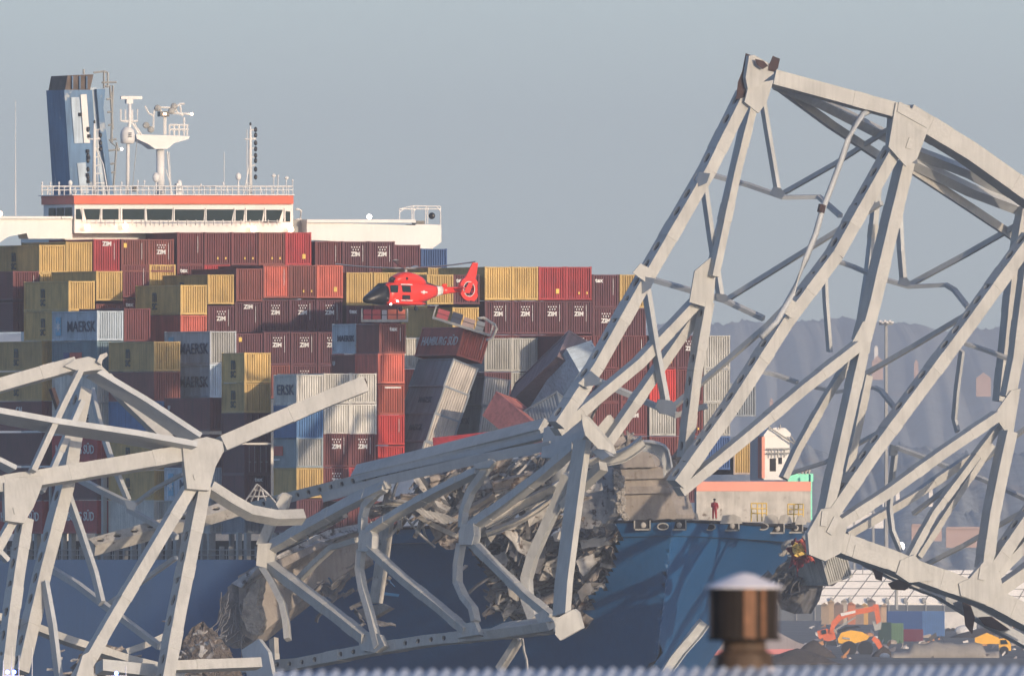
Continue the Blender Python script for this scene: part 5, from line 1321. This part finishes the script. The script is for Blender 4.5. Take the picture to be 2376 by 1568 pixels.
# windows and doors on both sides, following the skin
for s_ in (-1, 1):
    b = MB(); b.box6((2.85, s_*.93, .0), (-.75, s_*.08, .0), (0, s_*.06, 0), (-.12, -s_*.08, .62)); w1 = b.build('cockpit_door_window', M['glass'], hel)
    b = MB(); b.box6((1.55, s_*.995, .05), (-.95, 0, 0), (0, s_*.06, 0), (0, -s_*.07, .55)); b.build('cabin_window', M['glass'], hel)
    b = MB(); b.box6((1.55, s_*1.005, -.55), (-.85, 0, 0), (0, s_*.04, 0), (0, 0, .35)); b.build('door_opening', M['black'], hel)
    b = MB(); b.box6((1.75, s_*1.01, .66), (-1.3, 0, 0), (0, s_*.05, 0), (0, 0, .07)); b.box6((1.75, s_*1.03, -.68), (-1.3, 0, 0), (0, s_*.05, 0), (0, 0, .06)); b.build('door_rail', M['hwhite'], hel)
    b = MB(); b.rings([ell(x, -.86, w_, h_, 12, 1, s_*.78) for x, w_, h_ in ((3.1,.08,.05),(2.6,.28,.14),(1,.34,.17),(-.5,.32,.16),(-1.2,.1,.08))]); b.build('sponson', M['hred'], hel, True)
    b = MB(); b.tube([(.0, s_*.85, -.95), (.0, s_*.95, -1.25)], .05, 6); b.tube([(0, s_*.88, -1.3), (0, s_*1.05, -1.3)], .17, 12); b.build('wheel', M['black'], hel)
    b = MB(); b.box6((-5.55, s_*.1, .48), (.65, 0, 0), (0, s_*1.5, 0), (0, 0, .07)); st_ = b.build('stabilizer', M['hred'], hel)
    b = MB(); b.prism([(-4.8, s_*1.6, .1), (-5.5, s_*1.6, .1), (-5.9, s_*1.6, 1.0), (-5.4, s_*1.6, 1.0)], (0, s_*.06, 0)); b.build('end_plate', M['hred'], st_)
    b = MB(); b.ball((-.95, s_*.93, .1), .16, .03, .16, 5, 4); b.box6((-1.3, s_*.95, .05), (.7, 0, 0), (0, s_*.03, 0), (0, 0, .1)); b.build('star_emblem', M['hwhite'], hel)
b = MB(); b.box6((3.55, -.5, .28), (-.7, 0, .5), (0, 1.0, 0), (.04, 0, .05)); b.build('windscreen', M['glass'], hel)
b = MB(); b.box6((2.35, .25, .86), (-.35, 0, 0), (0, .25, 0), (0, 0, .2)); b.ball((2.4, .7, 1.15), .34, .2, .18, 10, 6); b.build('hoist', M['black'], hel, True)
b = MB(); b.ball((2.1, .98, -.75), .1, .1, .1); b.build('landing_lamp', M['lamp_c'], hel)
b = MB(); b.ball((2.75, .86, -.98), .09, .09, .09); b.build('landing_lamp', M['lamp_c'], hel)
# shrouded tail rotor and fin
fen = MB(); rs = []
for i in range(25):
    t = 2*math.pi*i/24; c_, s2 = math.cos(t), math.sin(t); o_ = Vector((-6.75, 0, .52)); ro = 1.0 + (.18 if -.9 < c_ < -.3 else 0)
    rs.append([o_ + Vector((c_*.60, -.16, s2*.60)), o_ + Vector((c_*ro, -.13, s2*ro)), o_ + Vector((c_*ro, .13, s2*ro)), o_ + Vector((c_*.60, .16, s2*.60))])
fen.rings(rs, cap=False); fo = fen.build('tail_rotor_shroud', M['hred'], hel)
b = MB(); b.tube([(-6.75, -.1, .52), (-6.75, .1, .52)], .16, 10)
b.build('rotor_hub', M['black'], fo)
for i in range(8):
    t = 2*math.pi*i/8; d = Vector((math.cos(t), 0, math.sin(t))); b = MB(); b.box6(Vector((-6.75, -.04, .52)) + d*.12 - d.cross(Vector((0,1,0)))*.05, d*.47, d.cross(Vector((0,1,0)))*.1, Vector((0, .08, 0))); b.build('tail_blade', M['black'], fo)
b = MB(); b.tube([Vector((-6.75, .17, .52)) + Vector((math.cos(t)*.62, 0, math.sin(t)*.62)) for t in [q*math.pi/12 for q in range(25)]], .035, 5); b.build('shroud_rim', M['hwhite'], fo)
b = MB(); b.rings([[Vector((x0, -w_, z)), Vector((x0-c_*.5, -w_*1.5, z)), Vector((x0-c_, -w_*.4, z)), Vector((x0-c_, w_*.4, z)), Vector((x0-c_*.5, w_*1.5, z)), Vector((x0, w_, z))] for x0, z, c_, w_ in ((-6.15,1.1,1.35,.08),(-6.7,1.8,1.05,.07),(-7.15,2.5,.75,.05),(-7.3,2.75,.62,.04))]); b.build('tail_fin', M['hred'], hel)
# main rotor
b = MB(); b.tube([(.25,0,1.7),(.25,0,2.12)], .14, 10); b.ball((.25,0,2.12), .38, .38, .12, 12, 6)
for k in range(4):
    t = R(40+90*k); b.tube([(.25,0,2.1), (.25+math.cos(t)*.9, math.sin(t)*.9, 2.14)], .09, 6)
hubo = b.build('rotor_mast', M['rotor'], hel)
for k in range(4):
    t = R(40+90*k); d = Vector((math.cos(t), math.sin(t), 0)); s2 = Vector((-d.y, d.x, 0)); b = MB(); rs = []
    for u in (.7, 1.2, 2.5, 4, 5.4, 5.95):
        p = Vector((.25, 0, 2.14 + .012*u*u - (.19*u*d.x*0))) + d*u; c_ = .26 if u > 1 else .1
        rs.append([p + s2*c_ + Z*.0, p + Z*.07, p - s2*c_, p - Z*.05])
    b.rings(rs); b.build('rotor_blade', M['rotor'], hubo)

# ================================================================ FAR SHORE
YS = 2520.0
def pb_(px0, px1, py0, py1, y, depth, m, name, parent=None, color=None):
    A = P(px0, py1, y); b = MB(); b.box6(A, (P(px1, py1, y)-A), (0, depth, 0), (0, 0, P(px0, py0, y).z - A.z)); return b.build(name, M[m] if isinstance(m, str) else m, parent, color=color)
M['roof_w'] = mat('white_roof', (.88, .84, .76), .5, .06, .02)
wr_ = empty('warehouse', 'long low building with a bright cream roof on the far shore', 'warehouse', None, tuple(P(2150, 1405, 5500)))
def wwc(o): return world_child(o, wr_)
yb = 5500
A, B2 = P(1800, 1396, yb), P(2700, 1400, yb); C2, D2 = P(2720, 1322, yb+5), P(1845, 1320, yb+5)
wwc(MB().prism([A, B2, C2, D2], (0, 0, -.4)).build('roof', M['roof_w']))
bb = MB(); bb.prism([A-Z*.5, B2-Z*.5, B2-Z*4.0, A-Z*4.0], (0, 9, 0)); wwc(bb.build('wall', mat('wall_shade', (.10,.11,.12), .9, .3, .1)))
for i in range(22):
    u = i/21; p = A.lerp(B2, u); q = D2.lerp(C2, min(1, u+.02)); b = MB(); b.tube([p+Z*.1, q+Z*.1], .10, 4); wwc(b.build('roof_seam', M['dark']))
    b = MB(); b.tube([p+Z*.4+Vector((.5,-.5,0)), p-Z*4+Vector((.5,-.5,0))], .12, 4); b.ball(p+Z*.6+Vector((0,-.4,0)), .5, .4, .7, 6, 4); wwc(b.build('roof_vent', M['grey']))
for i in range(4):
    b = MB(); b.tube([A.lerp(D2, .2+.22*i)+Z*.1, B2.lerp(C2, .2+.22*i)+Z*.1], .07, 4); wwc(b.build('roof_seam', M['dark']))
# yard boxes and sheds
grp = 'containers and sheds in the far yard'
def yb_(py): return F*14.4/(py-HOR) - DIST
def yardbox(x0, x1, y0, y1, col, label, y=None, name='yard_container', cat='container', ribs=True):
    y = yb_(y1 + (4 if not ribs else 0))
    o = pb_(x0, x1, y0, y1, y, 5, 'obj', name, None, col); tag(o, label, cat, grp)
    if ribs:
        n = max(3, int((x1-x0)/5)); r = MB()
        for i in range(n):
            a = P(x0+(x1-x0)*(i+.3)/n, y1-1, y-.15); r.box6(a, (.18,0,0), (0,.14,0), (0,0,(y1-y0-2)/F*(DIST+y)))
        r.build('ribs', M['obj'], o, color=tuple(c*.85 for c in col))
    return o
yardbox(2058, 2140, 1416, 1478, (.03,.09,.26), 'dark blue long container in the far yard')
yardbox(2140, 2192, 1416, 1474, (.07,.17,.38), 'lighter blue container end beside the long blue one', y=YS-3)
yardbox(2038, 2068, 1442, 1492, (.03,.07,.06), 'dark green box left of the pale green one', y=YS-30)
yardbox(2068, 2096, 1444, 1490, (.12,.22,.12), 'pale green container under the long blue one', y=YS-32)
yardbox(2096, 2142, 1458, 1486, (.16,.025,.05), 'small maroon container beside the green one', y=YS-30)
tr = yardbox(2190, 2266, 1418, 1458, (.62,.60,.56), 'white box trailer right of the blue containers', name='trailer', cat='trailer', ribs=False)
for x in (2200, 2212, 2250): 
    b = MB(); c = P(x, 1460, yb_(1462)-1); b.tube([c, c+Vector((0,1,0))], .45, 10); b.build('wheel', M['black'], tr)
rb = MB(); rb.ball(P(2240,1462,yb_(1474)), 2.0, 1.2, 1.1, 12, 7); tag(rb.build('white_van', M['white'], smooth=False), 'rounded white vehicle parked before the box trailer', 'van', grp)
cols = [(.30,.22,.14),(.36,.26,.16),(.18,.12,.09),(.40,.36,.30),(.45,.16,.07),(.22,.18,.15),(.5,.3,.08),(.14,.12,.12),(.33,.2,.13),(.42,.3,.2)]
random.seed(33); words = ['tan','sandy','brown','pale','rust orange','drab','mustard','dark','ginger','beige']
for i in range(10):
    x = 1905 + i*15.5; h_ = random.uniform(30, 56); y1 = 1447
    o = pb_(x, x+random.uniform(12, 22), y1-h_, y1, 5080+i*3, 5, 'obj', 'yard_shed', None, cols[i])
    a = P(x-1, y1-h_, 5079+i*3); r = MB(); r.prism([a, a+Vector((1.6,0,0)), a+Vector((.8,0,.55))], (0,5,0)); r.build('shed_roof', M['obj'], o, color=tuple(c*.8 for c in cols[i]))
    tag(o, words[i] + ' shed, ' + ORD[i] + ' from left in the low row below the warehouse', 'shed', grp)
def mound(px, py, w_, h_, label, y=None, m='scrap_d', name='dirt_mound'):
    y = yb_(py)
    c = P(px, py, y); b = MB(); rs = []
    for k in range(7):
        u = k/6; r = w_/2*(1-u)**.8+.02
        rs.append([c + Vector((math.cos(t)*r*(1+.2*noise.noise(Vector((math.cos(t)*2, math.sin(t)*2, u*2+px))))  , math.sin(t)*r*.6, h_*u)) for t in [q*math.pi/9 for q in range(18)]])
    b.rings(rs); o = b.build(name, M[m], None, True); tag(o, label, 'dirt mound', 'dirt mounds on the shore'); return o
M['dirt'] = mat('dirt', (.055, .045, .038), .95, .4, .4, bump=.3)
mound(1888, 1524, 6.5, 2.6, 'dark dirt mound under the orange excavator', m='dirt'); mound(2050, 1522, 3.4, 1.6, 'dark dirt mound right of the yellow loader', m='dirt')
mound(2280, 1478, 12, 1.8, 'brown dirt mound under the white trailer', m='dirt', y=YS-20); mound(1850, 1540, 12, 2.2, 'dark dirt mound beside the chimney cowl', y=YS-160, m='dirt')
random.seed(77); yc = [MB() for _ in range(5)]
for i in range(170):
    px = random.uniform(1870, 2400); py = random.uniform(1450, 1528); yy = yb_(py); c = P(px, py, yy); s_ = random.uniform(.25, 1.1)
    mb = random.choice(yc)
    if random.random() < .6: mb.box6(c, rv(.3).normalized()*s_*1.5, Vector((0, s_, 0)), Vector((random.uniform(-.2,.2), 0, s_*.7)))
    else: mb.ball(c + Z*s_*.2, s_*.8, s_*.7, s_*.5, 7, 5)
ycr = empty('yard_clutter', 'scattered small parts and rubble on the ground of the far yard', 'clutter', None); ycr['kind'] = 'stuff'
for mb, c in zip(yc, ((.30,.25,.20), (.09,.08,.07), (.55,.52,.48), (.42,.20,.08), (.20,.19,.20))): mb.build('scattered_parts', M['obj'], ycr, color=c)
# excavator
M['orange'] = mat('machine_orange', (.62, .13, .04), .45, .15, 1.0); M['amber'] = mat('machine_yellow', (.80, .42, .04), .35, .1, 1.0)
k = F/(DIST+YS)       # picture units per metre out there
def yp(px, py, dy=0): return P(px, py, YS+dy)
ex = empty('excavator', 'orange excavator with a long raised boom in the far yard', 'excavator', None, tuple(yp(1915, 1490, 560)))
def exc(o): return world_child(o, ex)
def flat(pts, th, m, name, f, dy=0):
    if f is exc: dy += 560
    return f(MB().prism([yp(x, y, dy) for x, y in pts], (0, th, 0)).build(name, M[m]))
flat([(1896,1462),(1918,1456),(1936,1464),(1940,1480),(1922,1486),(1900,1480)], 2.4, 'orange', 'cab_body', exc)
flat([(1906,1460),(1916,1458),(1918,1468),(1907,1470)], .3, 'glass', 'cab_window', exc, -.3)
flat([(1924,1466),(1930,1440),(1946,1424),(1970,1414),(2010,1408),(2034,1402),(2036,1414),(2012,1420),(1975,1426),(1952,1436),(1938,1452),(1932,1468)], 1.0, 'orange', 'boom', exc, -.4)
flat([(1950,1421),(1985,1414),(1985,1420),(1952,1428)], .1, 'hwhite', 'boom_panel', exc, -.55)
flat([(2026,1400),(2038,1400),(2044,1440),(2034,1446)], .8, 'orange', 'dipper_arm', exc, -.2)
flat([(2024,1440),(2046,1438),(2044,1458),(2030,1462)], 1.2, 'grey', 'bucket', exc)
b = MB(); b.tube([yp(1940,1458,559.4), yp(1985,1430,559.4)], .16, 6); exc(b.build('hydraulic_ram', M['grey']))
flat([(1890,1484),(1940,1486),(1944,1496),(1886,1494)], 3.0, 'black', 'crawler_track', exc)
ld = empty('wheel_loader', 'yellow wheel loader with two big tyres in the far yard', 'loader', None, tuple(yp(1985, 1510)))
def ldc(o): return world_child(o, ld)
flat([(1944,1480),(1952,1466),(1975,1460),(2000,1464),(2018,1474),(2012,1482),(1985,1490),(1960,1492),(1946,1490)], 2.6, 'amber', 'loader_body', ldc)
flat([(1955,1476),(1972,1478),(1972,1482),(1955,1480)], .1, 'grey', 'body_stripe', ldc, -.2)
flat([(1942,1462),(1960,1452),(1990,1450),(1998,1454),(1966,1458),(1948,1468)], 1.8, 'black', 'lift_arm', ldc)
flat([(2028,1474),(2040,1482),(2050,1502),(2040,1506),(2030,1490),(2022,1482)], 2.2, 'orange', 'bucket', ldc)
for x in (1970, 2008):
    b = MB(); c = yp(x, 1503, -.5); b.tube([c, c+Vector((0,1.2,0))], 1.15, 16); wh_ = ldc(b.build('wheel', M['black']))
    b = MB(); b.tube([c-Vector((0,.1,0)), c+Vector((0,.2,0))], .6, 12); o = b.build('rim', M['hwhite'], wh_); o.matrix_parent_inverse = Matrix.Translation(-Vector(ld.location))
lr2 = empty('dump_truck', 'yellow and black dump truck at the right end of the far yard', 'truck', None, tuple(yp(2330, 1515)))
def lrc(o): return world_child(o, lr2)
flat([(2262,1478),(2290,1466),(2318,1478),(2318,1492),(2262,1492)], 2.5, 'amber', 'dump_bed', lrc); flat([(2318,1480),(2338,1478),(2346,1494),(2346,1508),(2318,1508)], 2.4, 'amber', 'truck_cab', lrc)
flat([(2322,1483),(2334,1482),(2339,1492),(2322,1493)], .2, 'glass', 'windscreen', lrc, -.2)
for x in (2275, 2330):
    b = MB(); c = yp(x, 1508, -.4); b.tube([c, c+Vector((0,1,0))], .7, 12); lrc(b.build('wheel', M['black']))
# pale tarpaulin covered bank along the water
tp = MB(); rs = []
for i in range(26):
    x = 2068 + i*10; h_ = 12 + 5*noise.noise(Vector((i*.35, 1, 1))) + (6 if 4 < i < 22 else -4); c = P(x, 1526, 2310)
    rs.append([c + Vector((0, math.cos(t)*2.5, math.sin(t)*h_/16*2 * (1 if 0 < t < math.pi else .05))) for t in [q*math.pi/6 for q in range(12)]])
tp.rings(rs); tag(tp.build('tarpaulin', mat('grey_tarp', (.30,.275,.24), .8, .25, .3, .2, bump=.1), smooth=True), 'long grey covered heap lying along the far waterline', 'tarpaulin')
bg_ = empty('barge', 'grey work barge with a pink red stripe behind the bow', 'barge', None, tuple(P(1720, 1515, 2400)))
world_child(MB().prism([P(1560,1534,2400), P(1880,1534,2400), P(1884,1512,2400), P(1890,1500,2400), P(1850,1488,2400), P(1800,1462,2400), P(1680,1440,2400), P(1600,1440,2400)], (0, 12, 0)).build('barge_hull', mat('barge_grey', (.30,.27,.27), .7, .2, .2, .2)), bg_)
world_child(MB().prism([P(1565,1520,2399), P(1880,1514,2399), P(1890,1500,2399), P(1860,1503,2399), P(1565,1508,2399)], (0, 1, 0)).build('hull_stripe', mat('pink_stripe', (.58,.20,.19), .6, .1, .3)), bg_)
# masts, poles, far buildings
def pole(px, y0, y1, y, r, label, lamp=None, name='light_mast', cat='light mast'):
    b = MB(); b.tube([P(px, y1, y), P(px, y0, y)], r, 6, r*.7); o = b.build(name, M['grey']); tag(o, label, cat, 'poles on the far shore')
    if lamp: 
        b = MB(); b.ball(P(px, y0, y), *lamp); b.build('lamp', M['lamp_c'], o)
    return o
lm = pole(2056, 745, 1330, 4000, .42, 'very tall slender light mast with a ring of lamps before the hills')
b = MB(); b.tube([P(2040,748,4000)+Vector((math.cos(t)*.0,0,0)) for t in (0,)] + [P(2072,748,4000)], .45, 6); b.build('lamp_ring', M['grey'], lm)
for i in range(6):
    b = MB(); b.ball(P(2042+i*5.6, 744+(i % 2)*3, 3998), .32, .3, .28, 6, 4); b.build('floodlight', M['hwhite'], lm)
pole(2026, 1150, 1320, 5200, .35, 'plain pole below the tall light mast')
pole(2080, 1330, 1412, 3300, .3, 'white pole standing before the cream roof')
pole(1982, 1205, 1320, 5200, .28, 'short brown pole near the big gusset')
for px, py, t_ in ((2002,1264,'lamp glowing low left of the pole, just above the chord'), (2091,1266,'lamp glowing low between two truss feet')):
    pole(px, py, 1330, 5300, .12, t_, (.75,.6,.9), 'street_lamp', 'lamp')
M['far_pink'] = mat('far_plaster', (.42, .30, .26), .8, .1, .1); M['far_white'] = mat('far_white', (.75, .72, .68), .7, .1, .1)
for i, (px, py, w_, h_, m, y, t_) in enumerate(((2282,905,34,40,'far_pink',11600,'pink gabled house high on the hill at right'), (2036,866,26,40,'far_pink',11700,'pink house on the hill left of the light mast'), (2033,817,9,16,'far_white',12500,'tiny white tower on the hill left of the light mast'),
                                           (2126,868,10,34,'far_pink',11900,'thin pink chimney on the hill right of the light mast'), (2054,1160,12,34,'far_white',4700,'white pointed tank, leftmost of the far row'), (2083,1150,9,30,'far_white',4720,'white pointed tank, second of the far row'),
                                           (2160,1160,9,30,'far_white',4740,'white pointed tank, third of the far row'), (2189,1168,12,32,'far_white',4760,'white pointed tank, rightmost of the far row'), (1790,945,8,22,'far_pink',11000,'small pink hut on the hill beside the stack'),
                                           (2240,1255,90,40,'far_pink',5700,'wide brown hangar beyond the warehouse'), (1990,1210,120,26,'far_white',5800,'long pale terminal shed below the hills'), (2150,1240,70,30,'far_pink',5750,'brown shed right of the plain pole'))):
    o = pb_(px-w_/2, px+w_/2, py-h_*.72, py+14, y, 6, m, 'far_building'); a = P(px-w_/2-.5, py-h_*.72, y-.5); ww = (w_+1)/F*(DIST+y); hh = h_*.28/F*(DIST+y)
    if w_ < 60: r = MB(); r.prism([a, a+Vector((ww,0,0)), a+Vector((ww/2,0,hh*1.2))], (0, 7, 0))
    else: r = MB(); r.prism([a, a+Vector((ww,0,0)), a+Vector((ww*.97,0,hh*.5)), a+Vector((ww*.03,0,hh*.5))], (0, 7, 0))
    r.build('roof', M[m], o); tag(o, t_, 'building', 'buildings on the far shore')

# ================================================================ PATROL BOATS (only their tops reach into the frame)
def _unused(): pass
def boat(px, label, y, lamps):
    r_ = empty('patrol_boat', label, 'boat', 'patrol boats near the wreck', tuple(P(px, 1600, y))); f = lambda o: world_child(o, r_)
    s_ = lambda x, z: P(px + x, 1600 - z, y); k_ = (DIST+y)/F
    W_ = 4.4
    hull_ = MB(); base = Vector((P(px, 1600, y).x, y, 0)); rs = []
    for x, w_, z0 in ((-5.5,1.3,.1),(-3,1.5,0),(0,1.5,0),(3,1.2,.1),(5,.5,.5),(6,.05,.9)):
        rs.append([base + Vector((x,-w_,1.3)), base + Vector((x,-w_*.6,z0)), base + Vector((x,w_*.6,z0)), base + Vector((x,w_,1.3))])
    hull_.rings(rs); f(hull_.build('boat_hull', M['grey']))
    b = MB(); b.box6(base + Vector((-2,-1.1,1.3)), (3.6,0,0), (0,2.2,0), (0,0,2.1)); cab = f(b.build('cabin', M['hwhite']))
    b = MB(); b.box6(base + Vector((-1.8,-1.14,2.3)), (3.2,0,0), (0,.03,0), (0,0,.7)); f(b.build('cabin_window', M['glass']))
    top_ = P(px, 1562, y).z
    b = MB(); b.tube([base + Vector((0,0,3.4)), Vector((base.x, y, top_))], .12, 6); b.box6(Vector((base.x-.9, y-.1, top_-.25)), (1.8,0,0), (0,.2,0), (0,0,.14)); f(b.build('radar_mast', M['hwhite']))
    for dx, py in lamps['poles']:
        b = MB(); b.tube([Vector((base.x+dx, y, 3.0)), Vector((base.x+dx, y, P(px, py, y).z))], .035, 4); f(b.build('antenna', M['hwhite']))
    for dx, py in lamps['blue']:
        b = MB(); b.ball(Vector((base.x+dx, y-.2, P(px, py, y).z)), .17, .17, .17, 8, 6); f(b.build('blue_lamp', M['lamp_b']))
boat(30, 'small boat mast with two blue lamps in the bottom left corner', -110, {'poles': [(-.1,1500),(.5,1518),(-.8,1530),(1.6,1500)], 'blue': [(-.45,1557),(.1,1557)]})
boat(270, 'small boat mast with one blue lamp at the bottom edge', -112, {'poles': [(.8,1542)], 'blue': [(0,1560)]})

# ================================================================ NEAR ROOF AND CHIMNEY COWL
YR = -3250.0; KR = F/(DIST+YR)
M['roofm'] = mat('near_roof_metal', (.37, .41, .47), .45, .12, 1.5)
bd = empty('near_building', 'blurred corrugated metal roof along the bottom edge', 'roof', None, (0, YR, 0))
mb = MB(); x0, x1 = P(640, 0, YR).x, P(2700, 0, YR).x; n = 400; rows = []
for rr in range(2):
    for i in range(n+1):
        x = x0 + (x1-x0)*i/n; px = x*KR + CX; topz = P(px, 1556 - (px-640)*.0075, YR).z
        z = topz + .014*math.sin(x*2*math.pi/.085)
        mb.v.append(Vector((x + rr*-1.2, YR - rr*9, z - rr*1.6)))
for i in range(n): mb.f.append([i, i+1, n+2+i, n+1+i])
world_child(mb.build('corrugated_roof', M['roofm'], smooth=True), bd)
b = MB(); b.box6((x0-1, YR-9, .1), (x1-x0+2, 0, 0), (0, 9, 0), (0, 0, P(1500,1600,YR).z - 1.9)); world_child(b.build('building_wall', M['conc']), bd)
cwl = empty('chimney_cowl', 'rusty drum shaped chimney cowl with pale cone cap, blurred in front', 'chimney cowl', None, (P(1726, 0, YR+.6).x, YR+.3, P(1726, 1550, YR+.3).z))
def lathe(prof, m, name, n=24, col=None):
    b = MB(); b.rings([[Vector((math.cos(t)*r, math.sin(t)*r, z)) for t in [2*math.pi*q/n for q in range(n)]] for r, z in prof]); return b.build(name, m, cwl)
q = 1/KR
M['cap'] = mat('cap_metal', (.62, .60, .62), .5, .06, 3); M['cowl_d'] = mat('cowl_soot', (.018, .014, .012), .8, .3, 8); M['cowl_c'] = mat('cowl_copper_rust', (.15, .07, .035), .6, .35, 12); M['cowl_n'] = mat('cowl_brown_rust', (.075, .05, .035), .7, .5, 14)
lathe([(91*q, 187*q), (92*q, 191*q), (60*q, 203*q), (22*q, 219*q), (2*q, 223*q)], M['cap'], 'cap')
M['cowl_g'] = mat('cowl_grey', (.06, .05, .05), .6, .3, 8)
lathe([(78*q, 68*q), (81*q, 74*q), (81*q, 186*q), (78*q, 188*q)], M['cowl_d'], 'drum')
for i in range(5):
    t = -math.pi/2 + (.12, .62, 1.25, -1.2, 2.6)[i]; c = Vector((math.cos(t)*80*q, math.sin(t)*80*q, 70*q)); s2 = Vector((-math.sin(t), math.cos(t), 0)); b = MB()
    b.box6(c - s2*11*q, s2*(28 if i == 0 else 12)*q, Vector((math.cos(t), math.sin(t), 0))*4*q, Vector((0, 0, 117*q))); b.build('drum_slat', M['cowl_c' if i < 2 else 'cowl_g'], cwl)
lathe([(84*q, 66*q), (86*q, 70*q), (84*q, 74*q)], M['cowl_d'], 'drum_ring')
lathe([(60*q, -30*q), (66*q, 10*q), (66*q, 34*q), (52*q, 44*q), (50*q, 72*q)], M['cowl_n'], 'neck')
lathe([(80*q, -60*q), (76*q, -6*q), (62*q, 6*q)], M['conc'], 'flashing')
b = MB(); b.ball(P(1790, 1553, YR-.1) - Vector(cwl.location), .03, .03, .02); b.build('sealant_blob', M['cap'], cwl)
# ================================================================ HAZE
hz = MB(); hz.box(-9500, 9500, -3700, 32000, -1.5, 400)
hm = bpy.data.materials.new('haze_air'); hm.use_nodes = True; t = hm.node_tree
t.nodes.remove(t.nodes['Principled BSDF']); pv = t.nodes.new('ShaderNodeVolumePrincipled')
pv.inputs['Density'].default_value = 4.7e-5; pv.inputs['Color'].default_value = (.92, .94, .955, 1); pv.inputs['Anisotropy'].default_value = .2
t.links.new(pv.outputs[0], t.nodes['Material Output'].inputs['Volume'])
hob = hz.build('haze', hm); hob['kind'] = 'stuff'; hob['label'] = 'thin blue grey haze filling the air over river and shore'; hob['category'] = 'haze'
